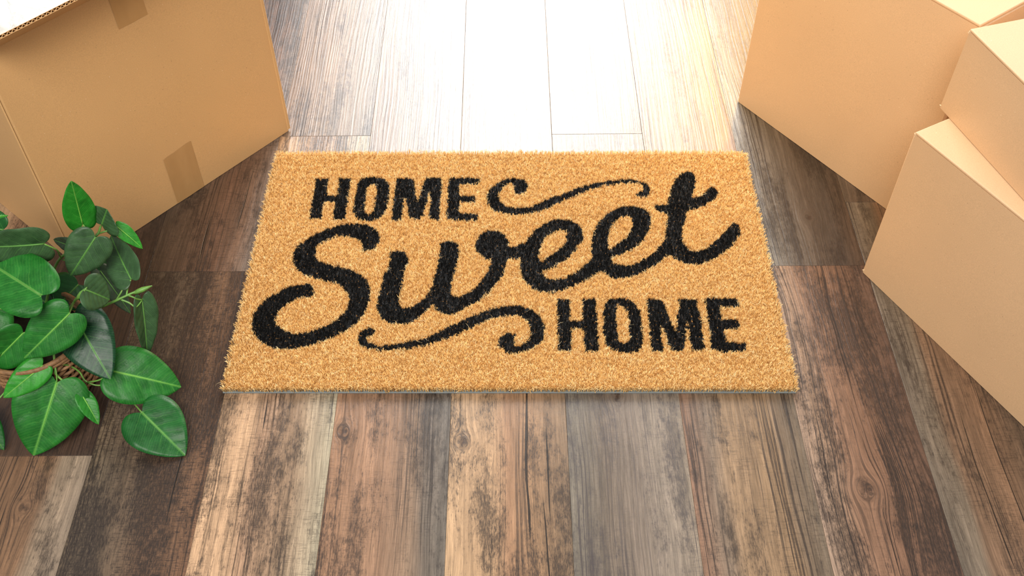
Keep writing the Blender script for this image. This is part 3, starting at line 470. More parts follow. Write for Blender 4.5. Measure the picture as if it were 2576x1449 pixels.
def blades(bx, by, hgt, lean, width, tone, name, mat, nb, pad=False):
    """tufts of cut fibre: every fibre a bent, tapering strip of two quads, its tip curled over"""
    n = len(bx)*nb
    X = np.repeat(bx, nb); Y = np.repeat(by, nb)
    th = nr.uniform(0, 2*np.pi, n)
    r0 = nr.uniform(0, 0.0008, n)
    ox, oy = np.cos(th), np.sin(th)
    H = np.repeat(hgt, nb) - 0.0011*(r0/0.0008)**2 + nr.normal(0, 0.0004, n)
    th2 = th + nr.normal(0, 0.9, n)
    # the outer fibres splay over the edge
    ex = np.clip((np.abs(X)-0.3745)/0.0065, 0, 1)*np.sign(X)*0.0022
    ey = np.where(Y < 0.0065, -(1-Y/0.0065), np.where(Y > MD-0.006, 1-(MD-Y)/0.006, 0))*0.0022
    fa = nr.uniform(0, np.pi, n)
    w = width*nr.uniform(0.7, 1.35, n)
    b = np.stack([X + ox*r0, Y + oy*r0 - MD/2, np.where((np.abs(X) > 0.3775) | (Y < 0.0035) | (Y > MD-0.003), 0.0018, 0.0085)], 1)
    k1 = nr.uniform(0.68, 0.80, n)
    sp = np.abs(nr.normal(0.00035, 0.00055, n))
    m = np.stack([b[:, 0] + ox*sp + ex*0.5, b[:, 1] + oy*sp + ey*0.5, H*k1], 1)
    out = np.clip(nr.normal(lean, lean*0.55, n), 0, lean*2.4)*(0.35 + r0/0.0008)
    tz = H - out*nr.uniform(0.1, 0.9, n)
    t = np.stack([m[:, 0] + np.cos(th2)*out + ex*0.6, m[:, 1] + np.sin(th2)*out + ey*0.6, tz], 1)
    wv = np.stack([np.cos(fa)*w, np.sin(fa)*w, np.zeros(n)], 1)
    # tip edge runs across the direction in which the fibre bends
    tv = np.stack([-np.sin(th2)*w, np.cos(th2)*w, nr.normal(0, 0.3, n)*w], 1)
    V = np.zeros((n, 6, 3), np.float32)
    V[:, 0] = b - wv; V[:, 1] = b + wv
    V[:, 2] = m + tv; V[:, 3] = m - tv
    V[:, 4] = t + tv*0.72; V[:, 5] = t - tv*0.72
    me = bpy.data.meshes.new(name)
    me.vertices.add(n*6)
    me.vertices.foreach_set('co', V.ravel())
    q = np.arange(n)*6
    lv = np.stack([q, q+1, q+2, q+3, q+3, q+2, q+4, q+5], 1).astype(np.int32)
    me.loops.add(n*8)
    me.loops.foreach_set('vertex_index', lv.ravel())
    me.polygons.add(n*2)
    ls = np.stack([np.arange(n)*8, np.arange(n)*8+4], 1).astype(np.int32)
    me.polygons.foreach_set('loop_start', ls.ravel())
    me.polygons.foreach_set('loop_total', np.tile(np.array([4, 4], np.int32), n))
    if pad:                                            # dyed root layer under the black tufts
        c = 0.0016
        nt = len(bx)
        P = np.zeros((nt, 4, 3), np.float32)
        for q_, (sx_, sy_) in enumerate(((-c, -c), (c, -c), (c, c), (-c, c))):
            P[:, q_, 0] = bx + sx_; P[:, q_, 1] = by - MD/2 + sy_; P[:, q_, 2] = 0.0104 + nr.uniform(0, 0.0006, nt)
        v0, l0, p0 = n*6, n*8, n*2
        me.vertices.add(nt*4); me.loops.add(nt*4); me.polygons.add(nt)
        me.vertices.foreach_set('co', np.concatenate([V.ravel(), P.ravel()]))
        me.loops.foreach_set('vertex_index', np.concatenate([lv.ravel(), (v0 + np.arange(nt*4)).astype(np.int32)]))
        me.polygons.foreach_set('loop_start', np.concatenate([ls.ravel(), (l0 + np.arange(nt)*4).astype(np.int32)]))
        me.polygons.foreach_set('loop_total', np.full(n*2 + nt, 4, np.int32))
    me.update(calc_edges=True)
    at = me.attributes.new('tone', 'FLOAT', 'POINT')
    tn = np.clip(np.repeat(tone, nb) + nr.normal(0, 0.16, n), 0, 1)
    tv_ = np.repeat(tn, 6).astype(np.float32)
    if pad: tv_ = np.concatenate([tv_, np.zeros(len(bx)*4, np.float32)])
    at.data.foreach_set('value', tv_)
    me.materials.append(mat)
    return link(bpy.data.objects.new(name, me), mat_root)

coir = fibre_material('coir_fibre', (0.55, 0.295, 0.085), (0.87, 0.58, 0.225), (1.0, 0.83, 0.49), 0.62, 0.35)
black = fibre_material('black_dyed_coir', (0.004, 0.004, 0.004), (0.008, 0.008, 0.008), (0.030, 0.031, 0.033), 0.55, 0.18)
height = 0.0139 + nr.normal(0, 0.0010, len(tx))
height = height - np.where(nr.uniform(0, 1, len(tx)) < 0.13, nr.uniform(0.001, 0.0028, len(tx)), 0)
tone = np.clip(0.5 + nr.normal(0, 0.16, len(tx)), 0, 1)
owner = np.full(len(tx), -1)
jx = tx + nr.normal(0, 0.0005, len(tx)); jy = ty + nr.normal(0, 0.0005, len(tx))
for i, (nm, rings) in enumerate(LETTERS):
    owner[(owner < 0) & inside(jx, jy, rings)] = i
k = owner < 0
pile = blades(tx[k], ty[k], height[k], 0.0015, 0.00027, tone[k], 'pile', coir, 9)
tag(pile, 'tan coir pile', kind='stuff')
for i, (nm, rings) in enumerate(LETTERS):
    k = owner == i
    fl = nm.startswith('flourish')
    o = blades(tx[k], ty[k], height[k], 0.0015, 0.00027, tone[k]*0.8, 'flourish' if fl else 'letter', black, 9, pad=True)
    a, b = nm.split()
    where = {'upper': 'upper row', 'lower': 'lower row', 'script': 'slanted script word'}[b]
    tag(o, ('black printed swirl, %s' % where) if fl else ('black printed letter %s in the %s' % (a, where)))

# loose longer hairs sticking out of the pile
def hairs(n, name, mat, sel):
    bm = bmesh.new()
    lay = bm.verts.layers.float.new('tone')
    idx = nr.choice(np.nonzero(sel)[0], n)
    for i in idx:
        a = nr.uniform(0, 2*math.pi); l = nr.uniform(0.004, 0.011); cv = nr.normal(0, 0.9)
        p = Vector((tx[i], ty[i]-MD/2, height[i]-0.002))
        w = 0.00018
        prev = None; tv = nr.uniform(0.55, 1.0)
        for s in range(5):
            f = s/4
            q = p + Vector((math.cos(a+cv*f)*l*f, math.sin(a+cv*f)*l*f, 0.0028*math.sin(f*2.4)))
            sd = Vector((-math.sin(a+cv*f), math.cos(a+cv*f), 0.3))*w*(1-0.7*f)
            pr = (bm.verts.new(q-sd), bm.verts.new(q+sd))
            for v in pr: v[lay] = tv
            if prev: bm.faces.new((prev[0], prev[1], pr[1], pr[0]))
            prev = pr
    o = bm_obj(name, bm, mat, mat_root)
    return tag(o, 'loose pale coir hairs', kind='stuff')
hairs(2200, 'loose_fibre', coir, owner < 0)

# ================================================================== CARTONS
kraft = cardboard_material('kraft_cardboard', (0.60, 0.355, 0.150), 1.7)
kraft2 = cardboard_material('kraft_cardboard_pale', (0.61, 0.405, 0.232), 5.2)
cut = plain('cut_cardboard_edge', (0.70, 0.52, 0.32), 0.8, 0.2, 0.15, 300, 0.2)
tape_m = NT('clear_brown_tape')
oc = tape_m.node('ShaderNodeTexCoord').outputs['Object']
tn = tape_m.noise(tape_m.map(oc, (40, 40, 15)), 1, 3, 0.6)
tape_m.bump(tn, 0.35, 0.0012)
tape_m.set(color=tape_m.mix(tape_m.lin(tn, 0.3, 0.7), (0.43, 0.240, 0.092), (0.48, 0.275, 0.110)), rough=0.3, spec=0.5)
tape_m = tape_m.m
TH = 0.0042

def panel(bm, o, ex, ey, ez, lx, ly_, t, nx=1, bulge=None):
    """a flat sheet of board of thickness t spanned by ex (lx) and ey (ly_) from corner o, outer side along ez"""
    ny = nx
    def grid(off):
        vs = []
        for j in range(ny+1):
            for i in range(nx+1):
                u, v = i/nx, j/ny
                p = o + ex*(lx*u) + ey*(ly_*v) + ez*off
                if bulge: p = p + ez*(bulge*16*u*(1-u)*v*(1-v))
                vs.append(bm.verts.new(p))
        return vs
    A, B = grid(0), grid(-t)
    W_ = nx+1
    for j in range(ny):
        for i in range(nx):
            a = j*W_+i
            bm.faces.new((A[a], A[a+1], A[a+W_+1], A[a+W_]))
            bm.faces.new((B[a], B[a+W_], B[a+W_+1], B[a+1]))
    rim = [i for i in range(W_)] + [(j+1)*W_-1 for j in range(1, ny+1)] + [ny*W_+i for i in range(nx-1, -1, -1)] + [j*W_ for j in range(ny-1, 0, -1)]
    for q in range(len(rim)):
        a, b = rim[q], rim[(q+1) % len(rim)]
        bm.faces.new((A[a], B[a], B[b], A[b]))

X, Y, Z = Vector((1, 0, 0)), Vector((0, 1, 0)), Vector((0, 0, 1))

def rounded_body(w, d, h, bulge, open_top):
    """four walls (and a bottom) of a carton with softly rounded vertical edges, hollow"""
    bm = bmesh.new()
    r = 0.003
    ring = []
    def side(p, q, nrm, n=10):
        for i in range(n+1):
            ring.append((p + (q-p)*(i/n), nrm, i/n))
    side(Vector((r, 0, 0)), Vector((w-r, 0, 0)), -Y)
    side(Vector((w, r, 0)), Vector((w, d-r, 0)), X)
    side(Vector((w-r, d, 0)), Vector((r, d, 0)), Y)
    side(Vector((0, d-r, 0)), Vector((0, r, 0)), -X)
    nz = 10
    def wall(inset):
        L_ = []
        for j in range(nz+1):
            v = j/nz
            row = []
            for p, nrm, u in ring:
                c = Vector((w/2, d/2, 0))
                pin = p - nrm*inset
                if inset > 0:
                    pin = Vector((min(max(pin.x, inset), w-inset), min(max(pin.y, inset), d-inset), 0))
                z = (0.0008 + (h-0.0008)*v) if inset == 0 else (inset + (h-inset)*v)
                row.append(bm.verts.new(pin + nrm*(bulge*4*u*(1-u)*math.sin(math.pi*min(1, v*1.02))) + Z*z))
            L_.append(row)
        return L_
    A = wall(0.0); B = wall(TH)
    N = len(ring)
    for j in range(nz):
        for i in range(N):
            k2 = (i+1) % N
            bm.faces.new((A[j][i], A[j][k2], A[j+1][k2], A[j+1][i]))
            bm.faces.new((B[j][i], B[j+1][i], B[j+1][k2], B[j][k2]))
    for i in range(N):
        k2 = (i+1) % N
        bm.faces.new((A[nz][i], A[nz][k2], B[nz][k2], B[nz][i]))
    bm.faces.new(list(reversed(A[0]))); bm.faces.new(B[0])
    return bm

def carton(corner, ang, w, d, h, label, mat, bulge=0.002):
    """closed carton; local x along the front face, y into its depth"""
    t = empty('cardboard_box', corner, ang)
    tag(t, label, 'box', 'cardboard moving boxes')
    hb = h - TH
    bm_obj('body', rounded_body(w, d, hb, bulge, False), mat, t, smooth=False)
    for s in (0, 1):                                       # the two long top flaps that meet over the middle
        bm = bmesh.new()
        y0 = 0.0 if s == 0 else d/2 + 0.0008
        y1 = d/2 - 0.0008 if s == 0 else d - 0.0007
        add_box(bm, 0.0022, w-0.0022, y0, y1, hb+0.00005, h, 0.0016, 3)
        tag(bm_obj('flap', bm, mat, t), None)
    for (zz, yy) in ((hb-0.001, 0.0008), (0.004, 0.0008)):
        bm = bmesh.new()
        rr = random.Random(int(w*1e4 + zz*1e3))
        for q in range(5):
            p = Vector((0.0015 + rr.uniform(0, .003), yy, zz + rr.uniform(-.003, .003)))
            e = p + Vector((-rr.uniform(0.0005, 0.0022), -rr.uniform(0, 0.001), rr.uniform(-.002, .002)))
            tube(bm, [p, (p+e)/2 + Vector((0, -.0006, 0)), e], [0.0006, 0.0005, 0.0002], 5)
        tag(bm_obj('frayed_corner', bm, cut, t), 'pale frayed cardboard corner')
    return t

R = math.radians
boxA = carton((0.3907, 0.6153, 0), R(-54.0), 0.364, 0.36, 0.354, 'largest right-hand cardboard box, standing on the floor behind the other two', kraft2)
boxB = carton((0.5172, 0.2188, 0), R(-61.2), 0.41, 0.31, 0.267, 'cardboard box on the floor at right with another box resting on its top', kraft2)
boxC = carton((0.5611, 0.2671, 0.2672), R(-73.2), 0.31, 0.34, 0.1215, 'shallow cardboard box lying on top of another at the right edge', kraft2)

# ---- open carton at left
LW, LD, LH = 0.411, 0.34, 0.378
boxL = empty('cardboard_box', (-0.6365, 0.2257, 0), R(49.7))
tag(boxL, 'open taped cardboard box with white packing, standing behind the leafy plant', 'box', 'cardboard moving boxes')
bm_obj('body', rounded_body(LW, LD, LH, 0.0015, True), kraft, boxL)
# glued joint: the overlapping tab beside the near corner
bm = bmesh.new()
rr = random.Random(3)
n = 26
prev = None
for i in range(n+1):
    z = 0.002 + (LH-0.006)*i/n
    yo = 0.021 + rr.uniform(-0.0012, 0.0012)
    row = [bm.verts.new(p) for p in ((-0.0004, 0.0012, z), (-0.0020, 0.003, z), (-0.0026, yo-0.002, z), (-0.0002, yo, z))]
    if prev:
        for q in range(3): bm.faces.new((prev[q], row[q], row[q+1], prev[q+1]))
    prev = row
tag(bm_obj('glue_tab', bm, kraft, boxL), 'overlapping glued edge strip')
# raised right edge of the front face (double board)
bm = bmesh.new()
add_box(bm, LW-0.0035, LW+0.0022, -0.0012, 0.004, 0.004, LH-0.002, 0.0010, 1)
bm_obj('edge_strip', bm, kraft, boxL)

def tape(x0, x1, z0, z1, label, seed):
    bm = bmesh.new()
    rr = random.Random(seed)
    nx, nz = 8, 10
    g = []
    for j in range(nz+1):
        row = []
        for i in range(nx+1):
            u, v = i/nx, j/nz
            zz = z0 + (z1-z0)*v + (rr.uniform(-.0007, .0007) if j in (nz,) else 0) + 0.004*u*v
            bul = 0.0015*4*((x0+(x1-x0)*u)/LW)*(1-(x0+(x1-x0)*u)/LW)*math.sin(math.pi*min(1, zz/LH*1.02))
            wr = 0.0006*max(0, 1-abs(u-0.45-0.15*math.sin(v*5))/0.12)
            row.append(bm.verts.new((x0+(x1-x0)*u, -0.0006-bul-wr, zz)))
        g.append(row)
    for j in range(nz):
        for i in range(nx):
            bm.faces.new((g[j][i], g[j][i+1], g[j+1][i+1], g[j+1][i]))
    return tag(bm_obj('tape', bm, tape_m, boxL, smooth=True), label)
tape(0.1795, 0.231, 0.001, 0.092, 'translucent brown tape patch at the bottom edge', 1)
tape(0.180, 0.226, 0.322, 0.376, 'translucent brown tape patch below the top edge', 2)

# front flap folded outward, its corrugated edge towards the camera
FA = 0.6458
fd = Vector((0, -math.cos(FA), math.sin(FA)))
fn = Vector((0, -math.sin(FA), -math.cos(FA)))            # outer (under) side
FL = 0.085
def corrugated_flap(name, o, ex, ey, ez, lx, ln, t=0.0042):
    """two liners with a zig-zag flute between them, flutes open at the far edge"""
    bm = bmesh.new()
    tl = 0.0006
    panel(bm, o, ex, ey, ez, lx, ln, tl)
    panel(bm, o - ez*(t-tl), ex, ey, ez, lx, ln, tl)
    nz = int(lx/0.0032)
    for i in range(nz):
        xa, xb = lx*i/nz, lx*(i+1)/nz
        za, zb = (tl, t-tl) if i % 2 == 0 else (t-tl, tl)
        a0 = o + ex*xa - ez*za; b0 = o + ex*xb - ez*zb
        q = 0.00045
        vs = []
        for s in (0.004, ln-0.0003):
            vs.append((bm.verts.new(a0+ey*s-ex*q), bm.verts.new(b0+ey*s-ex*q), bm.verts.new(b0+ey*s+ex*q), bm.verts.new(a0+ey*s+ex*q)))
        (a, b, c, d), (e, f, g, h) = vs
        for fc in ((a, b, f, e), (d, h, g, c), (e, f, g, h)): bm.faces.new(fc)
    return bm_obj(name, bm, kraft, boxL)
f1 = corrugated_flap('flap', Vector((0.004, 0.0, LH)), X, fd, fn, LW-0.008, FL)
tag(f1, 'front flap folded outward, corrugated edge showing')
# other three flaps stand open
f2d = Vector((-math.cos(R(62)), 0, math.sin(R(62)))); f2n = Vector((-math.sin(R(62)), 0, -math.cos(R(62))))
corrugated_flap('flap', Vector((0, LD-0.004, LH)), -Y, f2d, f2n, LD-0.008, 0.12)
f3d = Vector((0, math.cos(R(70)), math.sin(R(70)))); f3n = Vector((0, math.sin(R(70)), -math.cos(R(70))))
corrugated_flap('flap', Vector((LW-0.004, LD, LH)), -X, f3d, f3n, LW-0.008, 0.12)
f4d = Vector((math.cos(R(75)), 0, math.sin(R(75)))); f4n = Vector((math.sin(R(75)), 0, -math.cos(R(75))))
corrugated_flap('flap', Vector((LW, 0.004, LH)), Y, f4d, f4n, LD-0.008, 0.12)

# crumpled white packing sheet filling the open carton
wm = NT('white_packing_film')
oc = wm.node('ShaderNodeTexCoord').outputs['Object']
n1 = wm.noise(wm.map(oc, (38, 38, 38)), 1, 5, 0.65, 1.2)
wm.bump(n1, 0.9, 0.006)
wm.set(color=wm.mix(wm.step(n1, 0.35, 0.65), (0.50, 0.53, 0.52), (0.74, 0.76, 0.75)), rough=0.3, spec=0.4)
pr = empty('packing_sheet', (-0.6365, 0.2257, 0.25), R(49.7))
tag(pr, 'crumpled white packing sheet bulging inside the open cardboard box', 'packing')
bm = bmesh.new()
N = 40
g = []
from mathutils import noise as mnoise
for j in range(N+1):
    row = []
    for i in range(N+1):
        u, v = i/N, j/N
        x = 0.012 + (LW-0.024)*u; y = 0.012 + (LD-0.024)*v
        edge = min(1.0, min(u, 1-u, v, 1-v)*9)
        z = 0.095 + 0.028*edge + 0.016*mnoise.noise((x*16, y*16, 1.3))*edge + 0.007*abs(mnoise.noise((x*50, y*50, 4.1)))
        row.append(bm.verts.new((x, y, z)))
    g.append(row)
for j in range(N):
    for i in range(N):
        bm.faces.new((g[j][i], g[j][i+1], g[j+1][i+1], g[j+1][i]))
# folded-down rim of the sheet
rim = [g[0][i] for i in range(N+1)] + [g[j][N] for j in range(1, N+1)] + [g[N][i] for i in range(N-1, -1, -1)] + [g[j][0] for j in range(N-1, 0, -1)]
low = [bm.verts.new((v.co.x, v.co.y, -0.15)) for v in rim]
for q in range(len(rim)):
    k2 = (q+1) % len(rim)
    bm.faces.new((rim[q], low[q], low[k2], rim[k2]))
bm_obj('sheet', bm, wm.m, pr, smooth=True)

# ================================================================== PLANT
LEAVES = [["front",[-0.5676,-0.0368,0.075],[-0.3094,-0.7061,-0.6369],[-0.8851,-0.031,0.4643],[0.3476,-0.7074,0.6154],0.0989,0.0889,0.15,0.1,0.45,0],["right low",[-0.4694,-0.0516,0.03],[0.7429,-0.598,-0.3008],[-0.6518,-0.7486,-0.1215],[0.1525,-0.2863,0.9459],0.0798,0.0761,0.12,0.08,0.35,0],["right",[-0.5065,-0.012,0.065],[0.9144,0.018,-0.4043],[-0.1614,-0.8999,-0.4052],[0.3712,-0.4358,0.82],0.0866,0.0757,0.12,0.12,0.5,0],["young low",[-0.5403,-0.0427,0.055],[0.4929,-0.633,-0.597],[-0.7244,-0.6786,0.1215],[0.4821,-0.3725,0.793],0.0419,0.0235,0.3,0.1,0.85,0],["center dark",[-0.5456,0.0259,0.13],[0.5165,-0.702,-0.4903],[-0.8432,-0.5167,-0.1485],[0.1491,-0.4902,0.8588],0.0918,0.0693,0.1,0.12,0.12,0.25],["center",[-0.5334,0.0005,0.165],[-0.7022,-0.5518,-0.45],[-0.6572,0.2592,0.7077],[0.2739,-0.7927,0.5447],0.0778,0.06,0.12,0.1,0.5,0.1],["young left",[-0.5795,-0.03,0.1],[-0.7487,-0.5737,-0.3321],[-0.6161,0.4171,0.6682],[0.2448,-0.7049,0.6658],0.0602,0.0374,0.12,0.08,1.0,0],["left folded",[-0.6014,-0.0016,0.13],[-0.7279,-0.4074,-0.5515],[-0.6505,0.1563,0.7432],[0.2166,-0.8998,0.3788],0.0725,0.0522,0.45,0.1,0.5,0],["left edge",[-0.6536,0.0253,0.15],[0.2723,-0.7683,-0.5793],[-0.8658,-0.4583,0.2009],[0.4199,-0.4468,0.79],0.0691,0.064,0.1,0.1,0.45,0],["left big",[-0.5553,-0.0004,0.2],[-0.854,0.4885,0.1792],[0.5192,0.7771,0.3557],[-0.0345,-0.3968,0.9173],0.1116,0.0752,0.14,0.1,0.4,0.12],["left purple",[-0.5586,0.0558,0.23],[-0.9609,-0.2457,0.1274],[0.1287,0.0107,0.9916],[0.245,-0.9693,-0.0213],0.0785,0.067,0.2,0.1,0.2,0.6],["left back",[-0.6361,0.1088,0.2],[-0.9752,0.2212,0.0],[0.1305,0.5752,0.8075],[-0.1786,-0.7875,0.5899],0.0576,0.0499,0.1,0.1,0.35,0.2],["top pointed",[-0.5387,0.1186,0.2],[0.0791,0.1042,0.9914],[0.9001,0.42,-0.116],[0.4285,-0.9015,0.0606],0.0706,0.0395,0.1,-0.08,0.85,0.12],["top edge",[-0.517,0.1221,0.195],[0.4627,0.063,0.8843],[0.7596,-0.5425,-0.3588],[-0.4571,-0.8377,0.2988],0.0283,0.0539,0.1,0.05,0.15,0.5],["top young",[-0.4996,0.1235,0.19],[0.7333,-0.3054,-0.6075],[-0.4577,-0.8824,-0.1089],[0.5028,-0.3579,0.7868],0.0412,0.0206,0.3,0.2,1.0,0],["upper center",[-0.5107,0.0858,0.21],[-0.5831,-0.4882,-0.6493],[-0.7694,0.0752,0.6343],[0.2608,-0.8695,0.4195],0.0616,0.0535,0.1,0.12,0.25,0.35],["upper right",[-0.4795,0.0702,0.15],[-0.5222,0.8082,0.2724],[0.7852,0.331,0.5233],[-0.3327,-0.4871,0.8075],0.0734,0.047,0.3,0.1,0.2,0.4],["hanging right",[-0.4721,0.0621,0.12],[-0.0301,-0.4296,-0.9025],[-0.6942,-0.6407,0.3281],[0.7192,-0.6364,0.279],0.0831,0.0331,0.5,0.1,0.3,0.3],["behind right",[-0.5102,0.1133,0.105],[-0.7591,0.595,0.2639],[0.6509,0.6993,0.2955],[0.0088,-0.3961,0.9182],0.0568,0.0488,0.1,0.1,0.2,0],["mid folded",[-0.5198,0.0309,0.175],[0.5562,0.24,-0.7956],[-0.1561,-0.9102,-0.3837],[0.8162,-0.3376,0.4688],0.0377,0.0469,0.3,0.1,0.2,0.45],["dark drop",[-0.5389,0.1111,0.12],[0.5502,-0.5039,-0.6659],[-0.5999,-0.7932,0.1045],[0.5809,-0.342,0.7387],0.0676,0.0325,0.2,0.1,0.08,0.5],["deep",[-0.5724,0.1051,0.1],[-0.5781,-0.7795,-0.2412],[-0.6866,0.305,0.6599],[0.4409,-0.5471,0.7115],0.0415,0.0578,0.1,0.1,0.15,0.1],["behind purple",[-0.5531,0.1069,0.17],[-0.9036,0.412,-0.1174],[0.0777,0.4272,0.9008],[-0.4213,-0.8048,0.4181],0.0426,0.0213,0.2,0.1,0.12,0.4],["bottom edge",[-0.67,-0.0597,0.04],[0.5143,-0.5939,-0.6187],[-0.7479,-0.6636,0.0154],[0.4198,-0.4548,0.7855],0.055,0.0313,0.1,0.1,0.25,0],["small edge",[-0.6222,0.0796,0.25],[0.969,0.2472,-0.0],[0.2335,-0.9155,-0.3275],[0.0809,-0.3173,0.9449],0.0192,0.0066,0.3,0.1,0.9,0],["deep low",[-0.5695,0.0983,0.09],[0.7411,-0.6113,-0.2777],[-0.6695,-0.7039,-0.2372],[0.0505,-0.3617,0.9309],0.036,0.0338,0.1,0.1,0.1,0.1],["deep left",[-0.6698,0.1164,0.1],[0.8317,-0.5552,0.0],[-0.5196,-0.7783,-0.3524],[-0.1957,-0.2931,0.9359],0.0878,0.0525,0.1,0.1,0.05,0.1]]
STEMS = [[2.2,[[-0.5804,0.0358,0.09],[-0.5298,0.0483,0.115],[-0.4997,0.0515,0.13],[-0.4805,0.0592,0.135],[-0.4732,0.0626,0.135]]],[1.4,[[-0.4997,0.0515,0.13],[-0.4965,0.069,0.13],[-0.5088,0.1101,0.107]]],[1.4,[[-0.4865,0.056,0.134],[-0.4852,0.0656,0.14],[-0.4796,0.0689,0.15]]],[1.5,[[-0.4854,0.0574,0.134],[-0.4778,0.0551,0.132],[-0.475,0.0559,0.128],[-0.4717,0.0607,0.12]]],[1.4,[[-0.4963,0.0542,0.13],[-0.4845,0.0518,0.125],[-0.4766,0.0494,0.12],[-0.4716,0.0601,0.12]]],[2.2,[[-0.615,0.0709,0.08],[-0.5825,0.0922,0.15],[-0.5508,0.0939,0.18],[-0.5224,0.1066,0.19],[-0.5176,0.1207,0.195]]],[1.3,[[-0.5693,0.0921,0.165],[-0.5592,0.0756,0.19],[-0.5496,0.0601,0.215],[-0.5575,0.0551,0.23]]],[1.3,[[-0.567,0.0894,0.165],[-0.5551,0.0887,0.165],[-0.5418,0.0933,0.16],[-0.5427,0.1168,0.14]]],[2.2,[[-0.5925,0.0306,0.08],[-0.547,0.0403,0.14],[-0.5287,0.0286,0.165],[-0.5195,0.0296,0.175]]],[1.5,[[-0.547,0.0403,0.14],[-0.5387,0.0178,0.155],[-0.5334,0.0005,0.165]]],[2.0,[[-0.5854,0.0212,0.1],[-0.5711,-0.0101,0.1],[-0.5681,-0.025,0.09],[-0.5668,-0.0306,0.08],[-0.5403,-0.0427,0.055]]],[1.3,[[-0.5795,-0.03,0.1],[-0.5764,-0.0232,0.095],[-0.5687,-0.024,0.092]]],[1.4,[[-0.5658,-0.0219,0.095],[-0.5618,-0.0162,0.085],[-0.5579,-0.0112,0.075],[-0.5516,-0.0095,0.06],[-0.5457,-0.016,0.05],[-0.5331,-0.0193,0.045],[-0.5148,-0.014,0.035],[-0.4959,-0.0264,0.025],[-0.4845,-0.0352,0.025],[-0.4694,-0.0516,0.03]]],[1.4,[[-0.542,-0.0186,0.05],[-0.5243,-0.0178,0.055],[-0.5063,-0.0126,0.065]]],[1.5,[[-0.5217,0.1081,0.192],[-0.5154,0.1143,0.19],[-0.5073,0.1178,0.19],[-0.4994,0.1228,0.19]]],[1.4,[[-0.5239,0.1067,0.192],[-0.5315,0.1122,0.195],[-0.5387,0.1186,0.2]]],[1.3,[[-0.5681,-0.025,0.09],[-0.5666,-0.0306,0.085],[-0.5676,-0.0368,0.075]]],[1.4,[[-0.5921,0.0806,0.14],[-0.5672,0.0304,0.18],[-0.5553,-0.0004,0.2]]],[1.4,[[-0.5978,0.0424,0.09],[-0.5932,0.0115,0.12],[-0.6014,-0.0016,0.13]]],[1.4,[[-0.615,0.0709,0.08],[-0.6265,0.0716,0.15],[-0.6361,0.1088,0.2]]],[1.4,[[-0.6129,0.0641,0.08],[-0.6259,0.0273,0.14],[-0.6536,0.0253,0.15]]],[1.4,[[-0.6079,0.0189,0.07],[-0.6284,-0.0634,0.08],[-0.67,-0.0597,0.04]]],[1.4,[[-0.5914,0.0558,0.09],[-0.5633,0.0375,0.12],[-0.5456,0.0259,0.13]]]]
PC = Vector((-0.612, 0.028, 0.0))
plant = empty('potted_plant', PC)
tag(plant, 'green heart-leaved trailing plant in a small wicker basket beside the open box', 'plant')
wick = plain('wicker_brown', (0.20, 0.105, 0.045), 0.6, 0.4, 0.35, 160, 0.5)
soil = plain('dark_moss', (0.02, 0.017, 0.010), 0.9, 0.2, 0.4, 120, 0.8)
# woven basket: stakes with weavers passing in and out
bas_r, bas_h = 0.066, 0.092
bm = bmesh.new()
NS = 20
for k in range(NS):
    a = 2*math.pi*k/NS
    pts = [(math.cos(a)*bas_r*(0.82+0.18*t), math.sin(a)*bas_r*(0.82+0.18*t), 0.002 + (bas_h-0.002)*t) for t in (0, .33, .66, 1)]
    tube(bm, pts, [0.0022]*4, 5)
for j in range(15):
    z = 0.004 + j*0.006
    rad = bas_r*(0.82+0.18*z/bas_h)
    pts = []
    for q in range(NS*4+1):
        a = 2*math.pi*q/(NS*4)
        w = 0.0026*math.cos(a*NS/2 + (math.pi if j % 2 else 0))
        pts.append((math.cos(a)*(rad+w), math.sin(a)*(rad+w), z + 0.0004*math.sin(q*1.7+j)))
    tube(bm, pts, [0.0027]*len(pts), 5)
for dz in (0, 0.005):
    pts = [(math.cos(2*math.pi*q/48)*(bas_r+0.001), math.sin(2*math.pi*q/48)*(bas_r+0.001), bas_h+dz) for q in range(49)]
    tube(bm, pts, [0.0036]*49, 6)
bs = bm_obj('basket', bm, wick, plant, smooth=True)
tag(bs, 'brown woven wicker basket')
bm = bmesh.new()
ctr = bm.verts.new((0, 0, 0.088))
rings = []
for q in range(1, 5):
    rr_ = 0.061*q/4
    rings.append([bm.verts.new((math.cos(2*math.pi*k/24)*rr_, math.sin(2*math.pi*k/24)*rr_, 0.086 - 0.002*q + 0.004*mnoise.noise((k*1.3, q*2.1, 0)))) for k in range(24)])
for k in range(24):
    bm.faces.new((ctr, rings[0][k], rings[0][(k+1) % 24]))
    for q in range(3): bm.faces.new((rings[q][k], rings[q+1][k], rings[q+1][(k+1) % 24], rings[q][(k+1) % 24]))
bot = [bm.verts.new((v.co.x*0.86, v.co.y*0.86, 0.004)) for v in rings[3]]
for k in range(24): bm.faces.new((rings[3][k], bot[k], bot[(k+1) % 24], rings[3][(k+1) % 24]))
bm.faces.new(list(reversed(bot)))
bm_obj('soil', bm, soil, plant, smooth=True)

stem_m = plain('green_stem', (0.115, 0.27, 0.045), 0.45, 0.5, 0.25, 60, 0.2)
for r, pts in STEMS:
    bm = bmesh.new()
    P = spline([Vector(p) - PC for p in pts], 6)
    nP = len(P)
    tube(bm, P, [r*0.00086*(1.0 - 0.25*i/nP) for i in range(nP)], 7)
    bm_obj('stem', bm, stem_m, plant, smooth=True)
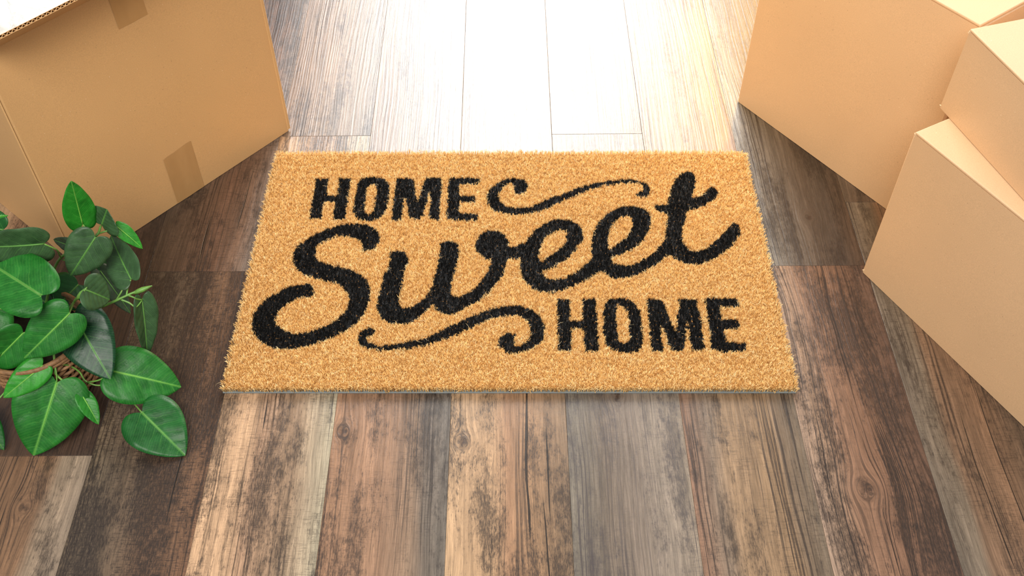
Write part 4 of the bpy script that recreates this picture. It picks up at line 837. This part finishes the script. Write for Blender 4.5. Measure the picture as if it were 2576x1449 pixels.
# closed bud at the end of the right-hand shoot
for tip, dirv in ((Vector(STEMS[0][1][-1]) - PC, Vector((0.018, 0.006, 0.004))), (Vector(STEMS[8][1][-2]) - PC, Vector((0.012, 0.004, 0.012)))):
    bm = bmesh.new()
    tube(bm, [tip + dirv*t for t in (-0.35, 0, 0.35, 0.7, 1.0)], [0.0016, 0.0031, 0.0034, 0.002, 0.0005], 8)
    tag(bm_obj('bud', bm, stem_m, plant, smooth=True), 'closed green leaf bud')

HALF = [(0, 0.0), (0.20, -0.085), (0.46, -0.125), (0.72, -0.075), (0.90, 0.03), (0.99, 0.17), (0.985, 0.32), (0.90, 0.47), (0.76, 0.61), (0.58, 0.74), (0.39, 0.85), (0.20, 0.935), (0.07, 0.98), (0, 1.0)]
def outline():
    P = spline([Vector((x, y, 0)) for x, y in HALF], 3)
    return P
OUT = outline()
leaf_mats = {}
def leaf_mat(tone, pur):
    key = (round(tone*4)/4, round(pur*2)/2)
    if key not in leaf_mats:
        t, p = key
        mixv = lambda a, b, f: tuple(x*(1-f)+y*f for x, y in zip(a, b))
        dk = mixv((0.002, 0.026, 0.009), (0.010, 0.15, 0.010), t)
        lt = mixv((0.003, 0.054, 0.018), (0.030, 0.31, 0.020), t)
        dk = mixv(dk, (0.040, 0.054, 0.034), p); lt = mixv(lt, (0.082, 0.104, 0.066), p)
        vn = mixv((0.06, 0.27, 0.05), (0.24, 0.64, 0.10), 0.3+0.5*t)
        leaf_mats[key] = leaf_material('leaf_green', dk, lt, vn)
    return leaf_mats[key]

NV = 5
for li, (nm, B, A, Sd, Nn, ln, wd, fold, curl, tone_, pur) in enumerate(LEAVES):
    B, A, Sd, Nn = Vector(B) - PC, Vector(A), Vector(Sd), Vector(Nn)
    rr = random.Random(li*7+1)
    hw = wd/2
    M = len(OUT)
    ph = rr.uniform(0, 6)
    def pos(s, v):
        # s: outline index, v: -1..1 across
        o = OUT[s]
        ym = max(0.0, min(1.0, (s/(M-1))**1.15))
        f = abs(v)
        x = o.x*f*hw*(1 if v > 0 else -1)
        y = (ym*(1-f) + o.y*f)*ln
        ax = abs(x)/hw
        yy = y/ln
        z = fold*abs(x)*1.0 - 0.10*hw*ax*ax - curl*ln*yy*yy
        z += 0.012*ln*math.sin(yy*13 - ax*4 + ph)*ax + 0.035*hw*math.sin(yy*7+ph*2 + (2 if v > 0 else 0))*ax*ax
        return B + A*y + Sd*x + Nn*(z + curl*ln*0.35*min(1.0, max(0, yy))), (0.5 + 0.5*v*max(0.02, o.x), yy)
    verts, faces, uvs = [], [], []
    row = 2*NV+1
    for s in range(M):
        for k in range(row):
            p, uv = pos(s, (k-NV)/NV)
            verts.append(p); uvs.append((0.5+0.5*((k-NV)/NV)*max(0.03, OUT[s].x), uv[1]))
    for s in range(M-1):
        for k in range(row-1):
            a = s*row+k
            faces.append((a, a+1, a+row+1, a+row))
    me = bpy.data.meshes.new('leaf')
    me.from_pydata(verts, [], faces)
    ul = me.uv_layers.new(name='UVMap')
    for lp in me.loops: ul.data[lp.index].uv = uvs[lp.vertex_index]
    me.polygons.foreach_set('use_smooth', [True]*len(me.polygons))
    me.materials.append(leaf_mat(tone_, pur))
    me.validate()
    o = link(bpy.data.objects.new('leaf', me), plant)
    sol = o.modifiers.new('thickness', 'SOLIDIFY'); sol.thickness = 0.0005
    if tone_ >= 0.8: tag(o, 'bright light green young leaf')
    elif pur >= 0.35: tag(o, 'dull purplish green leaf')
    # raised midrib, a sub-part of the leaf
    bm = bmesh.new()
    mp = []
    for q in range(9):
        s = int(round((M-1)*(q/8)))
        p, _ = pos(s, 0.0)
        mp.append(p + Nn*0.0003)
    tube(bm, mp, [0.0009*(1-0.85*q/8) for q in range(9)], 5)
    bm_obj('midrib', bm, leaf_mats.setdefault('rib%d' % (tone_ > 0.4), plain('pale_midrib', (0.17, 0.42, 0.06) if tone_ > 0.4 else (0.10, 0.25, 0.05), 0.5, 0.4, 0.1)), o, smooth=True)
